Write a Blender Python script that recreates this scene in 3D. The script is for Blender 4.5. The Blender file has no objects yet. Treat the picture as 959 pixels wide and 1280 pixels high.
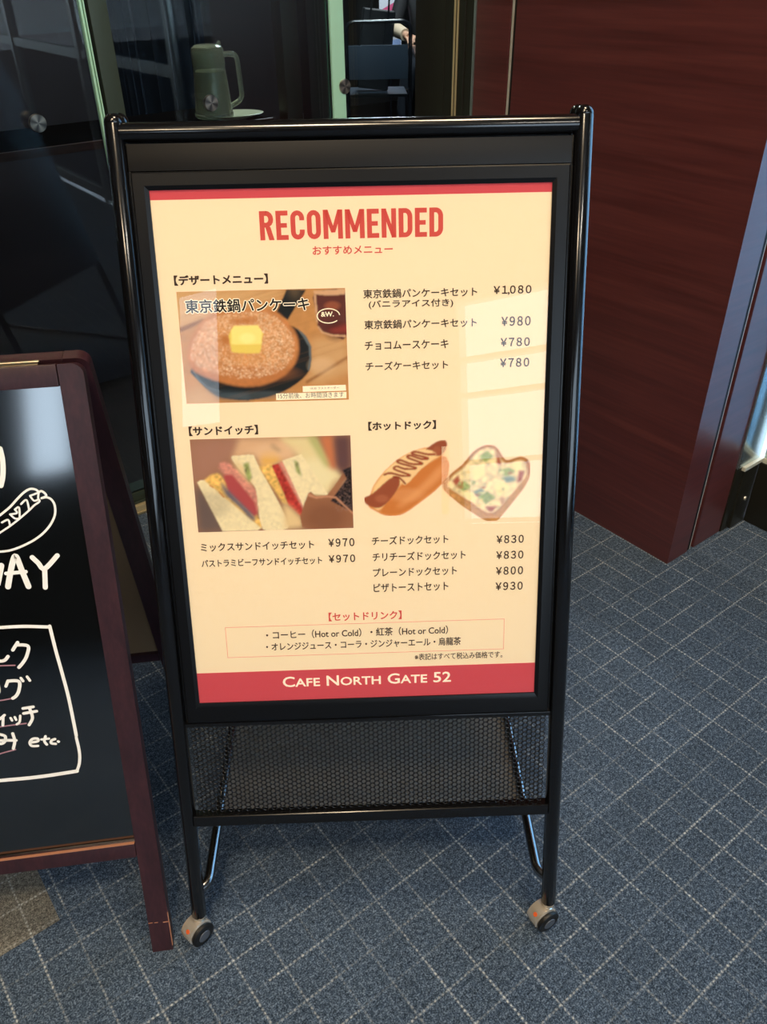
import bpy, bmesh, math, random
from mathutils import Matrix, Vector
R = math.radians
C = bpy.context.scene.collection
scene = bpy.context.scene

# ------------------------------------------------------------------ camera
def make_camera():
    f, pitch, roll, H = 1015.64, 0.60272, -0.01534, 1.55587
    cp, sp = math.cos(pitch), math.sin(pitch)
    fwd = Vector((0, cp, -sp)); up = Vector((0, sp, cp)); r = Vector((1, 0, 0))
    r2 = r*math.cos(roll) + up*math.sin(roll)
    u2 = up*math.cos(roll) - r*math.sin(roll)
    cd = bpy.data.cameras.new('camera'); co = bpy.data.objects.new('camera', cd); C.objects.link(co)
    cd.sensor_fit = 'VERTICAL'; cd.sensor_height = 24.0; cd.lens = f*24.0/1280.0
    cd.clip_start = 0.02
    m = Matrix((r2, u2, -fwd)).transposed().to_4x4(); m.translation = Vector((0, 0, H))
    co.matrix_world = m
    scene.camera = co
make_camera()

# ------------------------------------------------------------------ light and exposure
scene.view_settings.view_transform = 'Standard'
scene.view_settings.look = 'None'
scene.view_settings.gamma = 1.0
scene.view_settings.use_curve_mapping = False
scene.view_settings.exposure = 0.0
scene.cycles.use_denoising = True
scene.cycles.max_bounces = 10
scene.cycles.transparent_max_bounces = 16
scene.cycles.sample_clamp_indirect = 6.0

SKY = 5.0
w = bpy.data.worlds.new('sky'); scene.world = w; w.use_nodes = True
bg = w.node_tree.nodes['Background']; bg.inputs[0].default_value = (0.66, 0.83, 1.0, 1); bg.inputs[1].default_value = SKY

# hall frame: W is the floor point under the wooden corner; B runs along the glass wall, A runs away through it
W0 = Vector((0.8677, 1.9560, 0)); ANG = R(37.2)
HALL = Matrix.Translation(W0) @ Matrix.Rotation(ANG, 4, 'Z')      # local (b, a, z)

def area_lamp(name, loc, size, size_y, power, col, rot=(0, 0, 0), spread=math.pi):
    d = bpy.data.lights.new(name, 'AREA'); d.shape = 'RECTANGLE'; d.size = size; d.size_y = size_y
    d.energy = power; d.color = col; d.spread = spread
    o = bpy.data.objects.new(name, d); C.objects.link(o)
    o.matrix_world = HALL @ Matrix.Translation(loc) @ Matrix.Rotation(rot[2], 4, 'Z') @ Matrix.Rotation(rot[0], 4, 'X')
    return o
WARM = (1.0, 0.78, 0.52)
area_lamp('hall_ceiling_lamp', (-2.6, -1.6, 4.15), 0.6, 0.6, 90, WARM)
area_lamp('hall_ceiling_lamp', (-0.9, -0.6, 4.15), 0.6, 0.6, 60, WARM)
area_lamp('hall_ceiling_lamp', (-4.6, -2.6, 4.15), 0.6, 0.6, 60, WARM)
area_lamp('hall_ceiling_lamp', (-2.2, -4.2, 4.15), 1.2, 0.12, 50, (1, .92, .8))
area_lamp('cafe_fill_light', (1.1, 2.9, 2.75), 0.5, 0.5, 75, (0.75, 0.88, 1.0))  # added fill, no fitting seen: brightens the back of the chair
area_lamp('cafe_fill_light', (2.4, 4.3, 2.75), 0.4, 0.4, 70, (0.9, 0.92, 1.0))  # added fill, no fitting seen: brightens the banner
area_lamp('cafe_fill_light', (-0.55, 1.62, 2.75), 0.3, 0.3, 9, (0.95, 0.95, 0.8))  # added fill above the counter, brightens the pitcher and dish

# ------------------------------------------------------------------ materials
def lin(c):
    out = []
    for v in c[:3]:
        v = v/255.0
        out.append(v/12.92 if v <= 0.04045 else ((v+0.055)/1.055)**2.4)
    return tuple(out) + (1.0,)
_m = {}
def mat(name, col, rough=0.5, metal=0.0, spec=0.5, emit=0.0, coat=0.0):
    if name in _m: return _m[name]
    m = bpy.data.materials.new(name); m.use_nodes = True
    b = m.node_tree.nodes['Principled BSDF']
    b.inputs['Base Color'].default_value = lin(col); b.inputs['Roughness'].default_value = rough
    b.inputs['Metallic'].default_value = metal; b.inputs['Specular IOR Level'].default_value = spec
    if coat: b.inputs['Coat Weight'].default_value = coat; b.inputs['Coat Roughness'].default_value = 0.08
    if emit:
        b.inputs['Emission Color'].default_value = lin(col); b.inputs['Emission Strength'].default_value = emit
    _m[name] = m
    return m
class NT:
    def __init__(s, m): s.t = m.node_tree; s.b = s.t.nodes.get('Principled BSDF')
    def n(s, kind, **kw):
        x = s.t.nodes.new(kind)
        for k, v in kw.items(): setattr(x, k, v)
        return x
    def l(s, a, b): s.t.links.new(a, b)
    def math(s, op, a, b=None, c=None):
        x = s.n('ShaderNodeMath', operation=op)
        for i, v in enumerate((a, b, c)):
            if v is None: continue
            if isinstance(v, (int, float)): x.inputs[i].default_value = v
            else: s.l(v, x.inputs[i])
        return x.outputs[0]
    def ramp(s, fac, stops):
        r = s.n('ShaderNodeValToRGB'); e = r.color_ramp.elements
        while len(e) < len(stops): e.new(0.5)
        for q, (p, c) in zip(e, stops): q.position = p; q.color = lin(c)
        s.l(fac, r.inputs[0]); return r.outputs[0]
    def coords(s, scale, kind='Object', rot=(0, 0, 0)):
        tc = s.n('ShaderNodeTexCoord'); mp = s.n('ShaderNodeMapping')
        mp.inputs['Scale'].default_value = scale; mp.inputs['Rotation'].default_value = rot
        s.l(tc.outputs[kind], mp.inputs[0]); return mp.outputs[0]
    def noise(s, vec, scale, detail=4, rough=0.6):
        x = s.n('ShaderNodeTexNoise'); x.inputs['Scale'].default_value = scale
        x.inputs['Detail'].default_value = detail; x.inputs['Roughness'].default_value = rough
        s.l(vec, x.inputs['Vector']); return x.outputs['Fac']
    def mix(s, fac, a, b):
        x = s.n('ShaderNodeMix', data_type='RGBA')
        if isinstance(fac, (int, float)): x.inputs[0].default_value = fac
        else: s.l(fac, x.inputs[0])
        for i, v in ((6, a), (7, b)):
            if isinstance(v, tuple): x.inputs[i].default_value = v
            else: s.l(v, x.inputs[i])
        return x.outputs[2]
    def bump(s, h, strength, dist=0.01):
        x = s.n('ShaderNodeBump'); x.inputs['Strength'].default_value = strength; x.inputs['Distance'].default_value = dist
        s.l(h, x.inputs['Height']); s.l(x.outputs[0], s.b.inputs['Normal'])

def thin_glass(name, tint, ior=1.5, rough=0.0):
    m = bpy.data.materials.new(name); m.use_nodes = True; t = m.node_tree
    t.nodes.remove(t.nodes['Principled BSDF'])
    tr = t.nodes.new('ShaderNodeBsdfTransparent'); tr.inputs[0].default_value = lin(tint)
    gl = t.nodes.new('ShaderNodeBsdfGlossy'); gl.inputs['Roughness'].default_value = rough
    fr = t.nodes.new('ShaderNodeFresnel'); fr.inputs[0].default_value = ior
    mx = t.nodes.new('ShaderNodeMixShader')
    t.links.new(fr.outputs[0], mx.inputs[0]); t.links.new(tr.outputs[0], mx.inputs[1]); t.links.new(gl.outputs[0], mx.inputs[2])
    t.links.new(mx.outputs[0], t.nodes['Material Output'].inputs[0])
    return m

def wood_mat(name, dark, mid, light, rough, axis_scale, rot=(0, 0, 0), coat=0.0, spec=0.5):
    m = mat(name, mid, rough, coat=coat, spec=spec); k = NT(m)
    v = k.coords(axis_scale, rot=rot)
    n1 = k.noise(v, 1.0, 6, 0.65); n2 = k.noise(v, 5.0, 3, 0.5)
    f = k.math('ADD', k.math('MULTIPLY', n1, 0.65), k.math('MULTIPLY', n2, 0.35))
    k.l(k.ramp(f, [(0.30, dark), (0.5, mid), (0.70, light)]), k.b.inputs['Base Color'])
    k.l(k.math('ADD', k.math('MULTIPLY', n2, 0.06), rough-0.03), k.b.inputs['Roughness'])
    return m
M_wood = wood_mat('mahogany_veneer', (66, 31, 30), (88, 42, 40), (106, 54, 49), 0.30, (0.8, 0.8, 22.0), spec=0.8)
M_easel = wood_mat('stained_easel_wood', (38, 20, 25), (54, 29, 35), (70, 39, 44), 0.32, (40, 40, 3.0), spec=0.7)
M_counter = wood_mat('counter_wood', (48, 26, 22), (70, 38, 32), (90, 50, 42), 0.45, (3, 40, 40))
M_black = mat('black_painted_metal', (17, 18, 21), 0.22, spec=0.5)
M_post = mat('gloss_black_tube', (12, 12, 14), 0.16, spec=0.5, coat=0.3)
M_plate = mat('satin_black_plate', (19, 18, 18), 0.42, spec=0.25)
M_snap = mat('black_anodised_frame', (12, 13, 16), 0.33, spec=0.28)
M_chrome = mat('chrome', (240, 230, 214), 0.16, metal=0.68)
M_tube = mat('dark_chrome_tube', (140, 140, 142), 0.2, metal=1.0)
M_rubber = mat('black_rubber', (16, 16, 17), 0.5)
M_hub = mat('grey_hub', (92, 96, 104), 0.35, metal=0.3)
M_orange = mat('orange_sticker', (222, 96, 40), 0.5)
M_bronze = mat('dark_bronze_metal', (52, 50, 42), 0.38, metal=0.55)
M_olive = mat('olive_green_stile', (62, 72, 60), 0.4, metal=0.3)
M_gold = mat('brass_strip', (190, 174, 134), 0.4, metal=0.3)
M_alu = mat('aluminium_strip', (165, 170, 168), 0.35, metal=0.8)
M_mint = mat('pale_green_stile', (172, 222, 192), 0.5)
M_darkgap = mat('dark_gap', (10, 10, 11), 0.7)
M_ceil = mat('ceiling_paint', (150, 148, 142), 0.9)
M_wall = mat('hall_wall_paint', (62, 60, 60), 0.9)
M_cafe = mat('cafe_dark_wall', (34, 32, 36), 0.8)
M_curtain = mat('navy_curtain', (34, 44, 66), 0.85)
M_partition = mat('plum_partition', (58, 50, 62), 0.7)
M_out = mat('pale_paving', (232, 230, 232), 0.9)
M_glass = thin_glass('hall_glass', (240, 246, 243))
M_tint = thin_glass('tinted_glass', (196, 222, 238))
M_clear = thin_glass('clear_acrylic', (252, 252, 250), 1.36)
M_steel = mat('brushed_stainless', (190, 206, 208), 0.22, metal=0.9)
M_ledge = mat('cream_metal_ledge', (214, 208, 186), 0.35, metal=0.2)
M_ballast = mat('grey_ballast', (112, 108, 102), 0.6)
M_trim = mat('pale_metal_trim', (186, 180, 166), 0.4, metal=0.2)
M_satin = mat('brushed_knob', (196, 186, 170), 0.28, metal=1.0)
def knob_detail():
    k = NT(M_satin); tc = k.n('ShaderNodeTexCoord')
    g = k.n('ShaderNodeTexGradient', gradient_type='RADIAL'); k.l(tc.outputs['Object'], g.inputs[0])
    s = k.math('SINE', k.math('MULTIPLY', g.outputs[0], 25.13))
    k.l(k.ramp(k.math('ADD', k.math('MULTIPLY', s, 0.5), 0.5), [(0, (120, 116, 110)), (1, (225, 215, 196))]), k.b.inputs['Base Color'])
knob_detail()

# carpet: navy tiles, 7 cm grid of broken pale stitches, one greyer tile by the easel
def carpet():
    m = mat('carpet', (50, 60, 75), 0.95, spec=0.1); k = NT(m)
    tc = k.n('ShaderNodeTexCoord'); sp = k.n('ShaderNodeSeparateXYZ'); k.l(tc.outputs['Object'], sp.inputs[0])
    b, a = sp.outputs[0], sp.outputs[1]
    n1 = k.noise(tc.outputs['Object'], 330, 3, 0.7); n2 = k.noise(tc.outputs['Object'], 120, 2, 0.6); n3 = k.noise(tc.outputs['Object'], 9, 3, 0.6)
    sep = k.math('ADD', k.math('MULTIPLY', n1, 0.7), k.math('MULTIPLY', n2, 0.3))
    base = k.ramp(sep, [(0.36, CARPET[0]), (0.5, CARPET[1]), (0.64, CARPET[2])])
    grey = k.ramp(sep, [(0.36, (58, 56, 53)), (0.5, (106, 104, 97)), (0.64, (154, 150, 140))])
    # tile that differs: b < -1.853 and a > 0.047
    inb = k.math('MULTIPLY', k.math('LESS_THAN', b, -1.8662), k.math('GREATER_THAN', b, -2.369))
    ina = k.math('MULTIPLY', k.math('GREATER_THAN', a, 0.0475), k.math('LESS_THAN', a, 0.55))
    base = k.mix(k.math('MULTIPLY', inb, ina), base, grey)
    # tile-to-tile tone
    def fl(v, s, o): return k.math('FLOOR', k.math('DIVIDE', k.math('SUBTRACT', v, o), s))
    cx = k.n('ShaderNodeCombineXYZ'); k.l(fl(b, 0.497, -1.8662), cx.inputs[0]); k.l(fl(a, 0.5026, 0.0475), cx.inputs[1])
    wn = k.n('ShaderNodeTexWhiteNoise', noise_dimensions='2D'); k.l(cx.outputs[0], wn.inputs['Vector'])
    tone = k.math('ADD', k.math('MULTIPLY', wn.outputs['Value'], 0.2), 0.9)
    tone = k.math('MULTIPLY', tone, k.math('ADD', k.math('MULTIPLY', n3, 0.5), 0.75))
    hsv = k.n('ShaderNodeHueSaturation'); k.l(base, hsv.inputs['Color']); k.l(tone, hsv.inputs['Value'])
    def lines(u, v, s, o, seed, wdt):
        x = k.math('DIVIDE', k.math('SUBTRACT', u, o), s)
        idx = k.math('ROUND', x)
        jit = k.math('MULTIPLY', k.math('SUBTRACT', k.noise(tc.outputs['Object'], 260, 1), 0.5), 0.05)
        d = k.math('ABSOLUTE', k.math('ADD', k.math('SUBTRACT', x, idx), jit))
        on = k.math('SUBTRACT', 1.0, k.math('SMOOTH_MIN', k.math('DIVIDE', d, wdt/s), 1.0, 0.15))
        c1 = k.n('ShaderNodeCombineXYZ'); k.l(idx, c1.inputs[0]); c1.inputs[1].default_value = seed
        w1 = k.n('ShaderNodeTexWhiteNoise', noise_dimensions='2D'); k.l(c1.outputs[0], w1.inputs['Vector'])
        seg = k.math('FLOOR', k.math('ADD', k.math('DIVIDE', v, 0.1426), k.math('MULTIPLY', w1.outputs['Value'], 7)))
        c2 = k.n('ShaderNodeCombineXYZ'); k.l(idx, c2.inputs[0]); k.l(seg, c2.inputs[1]); c2.inputs[2].default_value = seed
        w2 = k.n('ShaderNodeTexWhiteNoise', noise_dimensions='3D'); k.l(c2.outputs[0], w2.inputs['Vector'])
        br = k.math('ADD', 0.20, k.math('MULTIPLY', k.math('POWER', w2.outputs['Value'], 1.3), 0.9))
        dash = k.math('ADD', 0.56, k.math('MULTIPLY', k.math('SINE', k.math('MULTIPLY', v, 2*math.pi/0.0090)), 0.44))
        blot = k.math('MULTIPLY', k.math('SUBTRACT', k.noise(tc.outputs['Object'], 150, 2), 0.28), 3.0)
        return k.math('MULTIPLY', k.math('MULTIPLY', on, br), k.math('MULTIPLY', dash, k.math('MINIMUM', blot, 1.2)))
    l1 = lines(b, a, 0.0710, -1.5654, 3.0, 0.0029); l2 = lines(a, b, 0.0718, -0.0891, 8.0, 0.0029)
    ln = k.math('MINIMUM', k.math('MAXIMUM', l1, l2), 1.0)
    col = k.mix(ln, hsv.outputs[0], lin((206, 210, 208)))
    k.l(col, k.b.inputs['Base Color'])
    k.bump(sep, 0.5, 0.004)
    return m
CARPET = [(24, 32, 42), (63, 77, 94), (122, 138, 157)]
M_carpet = carpet()
M_cafefloor = wood_mat('cafe_floor_boards', (18, 12, 12), (30, 20, 19), (44, 30, 27), 0.35, (2, 30, 2))

# ------------------------------------------------------------------ mesh helpers
class MB:
    def __init__(s): s.bm = bmesh.new()
    def _xf(s, verts, M):
        if M is not None: bmesh.ops.transform(s.bm, matrix=M, verts=verts)
    def box(s, x0, x1, y0, y1, z0, z1, M=None, bevel=0.0, mi=0, seg=2):
        t = bmesh.new(); bmesh.ops.create_cube(t, size=1.0)
        bmesh.ops.transform(t, matrix=Matrix.Translation(((x0+x1)/2, (y0+y1)/2, (z0+z1)/2)) @ Matrix.Diagonal((abs(x1-x0), abs(y1-y0), abs(z1-z0), 1)), verts=t.verts)
        if bevel: bmesh.ops.bevel(t, geom=list(t.edges), offset=bevel, segments=seg, profile=0.7, affect='EDGES', clamp_overlap=True)
        s.add(t, M, mi); return s
    def add(s, t, M=None, mi=0):
        if M is not None: bmesh.ops.transform(t, matrix=M, verts=t.verts)
        vm = {v: s.bm.verts.new(v.co) for v in t.verts}
        for f in t.faces:
            try:
                g = s.bm.faces.new([vm[v] for v in f.verts]); g.material_index = mi; g.smooth = True
            except ValueError: pass
        t.free()
    def ring(s, pts_rings, closed_ends=True, mi=0, M=None, loop=False):
        rs = []
        for r in pts_rings: rs.append([s.bm.verts.new((M @ Vector(p)) if M is not None else Vector(p)) for p in r])
        n = len(rs[0])
        pairs = list(zip(rs, rs[1:])) + ([(rs[-1], rs[0])] if loop else [])
        for a, b in pairs:
            for i in range(n):
                f = s.bm.faces.new((a[i], a[(i+1) % n], b[(i+1) % n], b[i])); f.smooth = True; f.material_index = mi
        if closed_ends and not loop:
            for r, rev in ((rs[0], True), (rs[-1], False)):
                f = s.bm.faces.new(list(reversed(r)) if rev else r); f.material_index = mi
        return s
    def lathe(s, prof, seg=32, M=None, mi=0, ends=True):
        rings = [[(r*math.cos(2*math.pi*i/seg), r*math.sin(2*math.pi*i/seg), z) for i in range(seg)] for r, z in prof]
        return s.ring(rings, ends, mi, M)
    def tube(s, pts, r, seg=16, mi=0, M=None, loop=False):
        P = [Vector(p) for p in pts]; n = len(P); rings = []
        rr = r if isinstance(r, (list, tuple)) else [r]*n
        t0 = (P[1]-P[0]).normalized()
        ref = Vector((0, 0, 1)) if abs(t0.z) < 0.9 else Vector((1, 0, 0))
        u = (ref - t0*ref.dot(t0)).normalized()
        for i in range(n):
            if loop: t = (P[(i+1) % n]-P[i-1]).normalized()
            elif i == 0: t = t0
            elif i == n-1: t = (P[-1]-P[-2]).normalized()
            else: t = ((P[i]-P[i-1]).normalized() + (P[i+1]-P[i]).normalized()).normalized()
            u = (u - t*u.dot(t)).normalized(); v = t.cross(u)
            rings.append([P[i] + (u*math.cos(2*math.pi*k/seg) + v*math.sin(2*math.pi*k/seg))*rr[i] for k in range(seg)])
        return s.ring(rings, True, mi, M, loop)
    def prism(s, poly, z0, z1, M=None, mi=0, smooth=False):
        lo = [s.bm.verts.new((M @ Vector((x, y, z0))) if M is not None else (x, y, z0)) for x, y in poly]
        hi = [s.bm.verts.new((M @ Vector((x, y, z1))) if M is not None else (x, y, z1)) for x, y in poly]
        n = len(poly)
        for i in range(n):
            f = s.bm.faces.new((lo[i], lo[(i+1) % n], hi[(i+1) % n], hi[i])); f.material_index = mi; f.smooth = smooth
        for q in (list(reversed(lo)), hi):
            f = s.bm.faces.new(q); f.material_index = mi
        return s
    def flat(s, poly, z, mi=0):
        vs = [s.bm.verts.new((x, y, z)) for x, y in poly]
        f = s.bm.faces.new(vs); f.material_index = mi
        if f.normal.z < 0: f.normal_flip()
        return s
    def stroke(s, pts, wd, z, mi=0, M=None):
        """round-ended pen stroke lying in the xy plane, a hair thick"""
        pts = smooth_path([Vector((p[0], p[1])) for p in pts])
        n = len(pts); L = []; Rr = []
        for i, p in enumerate(pts):
            t = (pts[min(i+1, n-1)]-pts[max(i-1, 0)]).normalized(); q = Vector((-t.y, t.x))*wd/2
            L.append(p+q); Rr.append(p-q)
        def cap(c, d, k=6):
            a0 = math.atan2(d.y, d.x)
            return [c + Vector((math.cos(a0 - math.pi*j/k), math.sin(a0 - math.pi*j/k)))*wd/2 for j in range(1, k)]
        for i in range(n-1):
            vs = [s.bm.verts.new((v.x, v.y, z)) for v in (Rr[i], Rr[i+1], L[i+1], L[i])]
            f = s.bm.faces.new(vs); f.material_index = mi
        e = [L[-1]] + cap(pts[-1], L[-1]-pts[-1]) + [Rr[-1]]
        b = [Rr[0]] + cap(pts[0], Rr[0]-pts[0]) + [L[0]]
        for q in (e, b):
            f = s.bm.faces.new([s.bm.verts.new((v.x, v.y, z)) for v in reversed(q)]); f.material_index = mi
        if M is not None: bmesh.ops.transform(s.bm, matrix=M, verts=s.bm.verts)
        return s
    def build(s, name, mats, parent=None, M=None, sharp=38, recalc=True):
        if recalc: bmesh.ops.recalc_face_normals(s.bm, faces=s.bm.faces)
        if M is not None: bmesh.ops.transform(s.bm, matrix=M, verts=s.bm.verts)
        me = bpy.data.meshes.new(name); s.bm.to_mesh(me); s.bm.free()
        for m in (mats if isinstance(mats, (list, tuple)) else [mats]): me.materials.append(m)
        me.set_sharp_from_angle(angle=R(sharp))
        o = bpy.data.objects.new(name, me); C.objects.link(o)
        if parent is not None: o.parent = parent
        return o
def smooth_path(p, k=5):
    if len(p) < 3: return p
    out = []
    for i in range(len(p)-1):
        a, b, c, d = p[max(i-1, 0)], p[i], p[i+1], p[min(i+2, len(p)-1)]
        for j in range(k):
            t = j/k
            out.append(0.5*((2*b) + (c-a)*t + (2*a-5*b+4*c-d)*t*t + (3*b-a-3*c+d)*t**3))
    out.append(p[-1]); return out
def arc_path(pts, rad, k=6):
    """polyline with its inner corners rounded"""
    P = [Vector(p) for p in pts]; out = [P[0]]
    for a, b, c in zip(P, P[1:], P[2:]):
        d1 = (a-b).normalized(); d2 = (c-b).normalized(); s0 = b+d1*rad; s1 = b+d2*rad
        for j in range(k+1):
            t = j/k; out.append(s0*(1-t)**2 + b*2*t*(1-t) + s1*t*t)
    out.append(P[-1]); return out
def empty(name, loc=(0, 0, 0), rz=0.0, M=None):
    o = bpy.data.objects.new(name, None); C.objects.link(o); o.empty_display_size = 0.1
    if M is not None: o.matrix_world = M
    else: o.location = loc; o.rotation_euler = (0, 0, rz)
    return o
def tag(o, label=None, cat=None, group=None, kind=None):
    if label: o['label'] = label
    if cat: o['category'] = cat
    if group: o['group'] = group
    if kind: o['kind'] = kind
    return o
def struct(o): o['kind'] = 'structure'; return o
def hall(o): o.matrix_world = HALL @ o.matrix_world; return o

# ------------------------------------------------------------------ the setting (hall coordinates b, a, z)
HB0, HB1, HA0, GA, CZ = -9.0, 0.40, -6.0, 1.300, 4.2
RA1, RB1 = 8.0, 6.0
def sbox(name, m, *bx, bevel=0.0, parent=None):
    o = MB().box(*bx, bevel=bevel).build(name, m)
    if parent is None: struct(hall(o))
    else: o.parent = parent
    return o
sbox('floor', M_carpet, HB0-.2, HB1, HA0-.2, GA, -0.1, 0)
sbox('floor', M_cafefloor, HB0-.2, RB1, GA, RA1, -0.1, 0.0)
sbox('ceiling', M_ceil, HB0-.2, HB1+.1, HA0-.2, GA, CZ, CZ+.1)
sbox('ceiling', M_cafe, HB0-.2, RB1, GA+.0, RA1, 2.8, 2.9)
sbox('wall_left', M_wall, HB0-.2, HB0, HA0-.2, GA, 0, CZ)
sbox('wall_cafe_left', M_cafe, HB0-.2, HB0, GA, RA1, 0, 2.8)
sbox('wall_cafe_back', M_cafe, HB0, RB1, RA1, RA1+.1, 0, 2.8)
sbox('wall_cafe_right', M_cafe, RB1, RB1+.1, GA, RA1, 0, 2.8)
sbox('wall_over_glass', M_wall, HB0, 0.3, GA, GA+.12, 2.8, CZ)
sbox('wall_cafe_front', M_cafe, 0.42, RB1, GA-.02, GA+.08, 0, 2.8)
# wall behind the photographer with its window openings
def back_wall():
    m = MB(); y0, y1 = HA0-.2, HA0
    w1 = (-8.5, -7.62, 2.05, 3.75); w2 = (-4.35, 0.2, 0.75, 2.95)
    m.box(HB0, w1[0], y0, y1, 0, CZ); m.box(w1[0], w1[1], y0, y1, 0, w1[2]); m.box(w1[0], w1[1], y0, y1, w1[3], CZ)
    m.box(w1[1], w2[0], y0, y1, 0, CZ); m.box(w2[0], w2[1], y0, y1, 0, w2[2]); m.box(w2[0], w2[1], y0, y1, w2[3], CZ)
    m.box(w2[1], HB1+.1, y0, y1, 0, CZ)
    struct(hall(m.build('wall_back', M_wall)))
    f = MB()
    x = w2[0]
    for k in range(5): f.box(x-.03, x+.03, y0+.05, y1-.02, w2[2], w2[3]); x += (w2[1]-w2[0])/4
    for z in (w2[2]+.03, 1.35, 2.0, 2.35, w2[3]-.03): f.box(w2[0], w2[1], y0+.06, y1-.03, z-.022, z+.022)
    struct(hall(f.build('window_4', M_alu)))
back_wall()
sbox('ground', M_out, -16, 20, -22, 10, -0.3, -0.12)

# glass facade on the right, beyond the sliding door
def facade():
    f = MB()
    for k in range(4):
        y = -1.30 - k*1.5; f.box(HB1-.01, HB1+.07, y-.03, y+.03, 0, CZ)
    for z in (0.06, 1.0, 2.5): f.box(HB1, HB1+.06, HA0, -1.3, z-.03, z+.03)
    f.box(HB1, HB1+.06, HA0, -0.0, 2.5, 2.62)
    fr = struct(hall(f.build('window_3', M_alu)))
    g = MB().box(HB1+.025, HB1+.035, HA0, -1.3, 0.06, CZ).box(HB1+.025, HB1+.035, -1.3, 0, 2.6, CZ).build('pane', M_tint, fr)
facade()

# wood-clad pier on the right
def pier():
    struct(hall(MB().box(0.02, 0.34, 0.02, 1.19, 0, 2.8).box(0.02, 0.40, 0.02, GA+.12, 2.8, CZ).build('wall_right_core', M_darkgap)))
    def panel(b0, b1, a0, a1): return struct(hall(MB().box(b0, b1, a0, a1, 0.0, CZ-.01, bevel=0.0015, seg=1).build('wall_right', M_wood)))
    # L-shaped corner cladding
    m = MB(); m.prism([(0, 0), (0.099, 0), (0.099, 0.02), (0.02, 0.02), (0.02, 0.800), (0, 0.800)], 0, CZ-.01)
    struct(hall(m.build('wall_right', M_wood)))
    panel(0.0, 0.02, 0.822, 0.959)
    panel(0.132, 0.272, 0.0, 0.02)
    struct(hall(MB().box(0.1165, 0.1195, 0.003, 0.02, 0, CZ-.02).build('trim_1', M_trim)))
    struct(hall(MB().box(0.0995, 0.1160, 0.003, 0.02, 0, CZ-.02).build('trim_11', M_darkgap)))
    struct(hall(MB().box(0.0015, 0.02, 0.8125, 0.8185, 0, CZ-.02).build('trim_2', M_trim)))
    struct(hall(MB().box(0.0045, 0.02, 0.8005, 0.8122, 0, CZ-.02).build('trim_12', M_darkgap)))
    struct(hall(MB().box(-0.002, 0.02, 0.960, 0.968, 0, 2.79).build('trim_3', M_alu)))
    # bronze jamb beside the glass with raised tracks
    j = MB().box(-.002, 0.02, 0.968, 1.226, 0, 2.79).box(-.008, -.002, 1.0, 1.012, 0, 2.79).box(-.005, -.002, 1.09, 1.226, 0, 2.79, bevel=.001)
    struct(hall(j.build('trim_4', M_bronze)))
    struct(hall(MB().box(-.006, -.001, 1.031, 1.0355, 0, 2.79).box(-.006, -.001, 1.044, 1.0485, 0, 2.79).build('trim_5', M_gold)))
pier()

# sliding glass door at the far right
def right_door():
    j = struct(hall(MB().box(0.273, 0.392, -0.006, 0.02, 0.236, CZ-.02, bevel=.002).build('door_1', M_steel)))
    MB().box(0.273, 0.312, -0.004, 0.02, 0, 0.236, bevel=.002).box(0.312, 0.392, -0.012, 0.02, 0, 0.222, bevel=.002).build('jamb_base', M_bronze, j)
    MB().box(0.300, 0.400, -0.016, 0.004, 0.222, 0.236, bevel=.003).build('ledge', M_ledge, j)
    MB().lathe([(0.0001, 0), (.007, 0), (.006, .004), (.0001, .004)], 16, Matrix.Translation((.358, -.012, .10)) @ Matrix.Rotation(R(90), 4, 'X')).build('screw', M_chrome, j)
    MB().box(0.388, 0.420, -1.25, -0.0125, 0.001, 0.2225, bevel=.003).build('kick_rail', M_bronze, j)
    f = MB().box(0.392, 0.422, -1.25, -0.018, 0.223, 0.240, bevel=.002).build('bottom_ledge', M_ledge, j)
    MB().box(0.396, 0.416, -0.048, -0.018, 0.240, 2.45, bevel=.002).build('stile', M_steel, j)
    MB().box(0.396, 0.416, -1.25, -1.2, 0.240, 2.45, bevel=.002).build('stile', M_steel, j)
    MB().box(0.396, 0.416, -1.2, -0.048, 2.38, 2.45, bevel=.002).build('top_rail', M_steel, j)
    MB().box(0.403, 0.409, -1.2, -0.048, 0.240, 2.38).build('pane', M_tint, j)
right_door()

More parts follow.
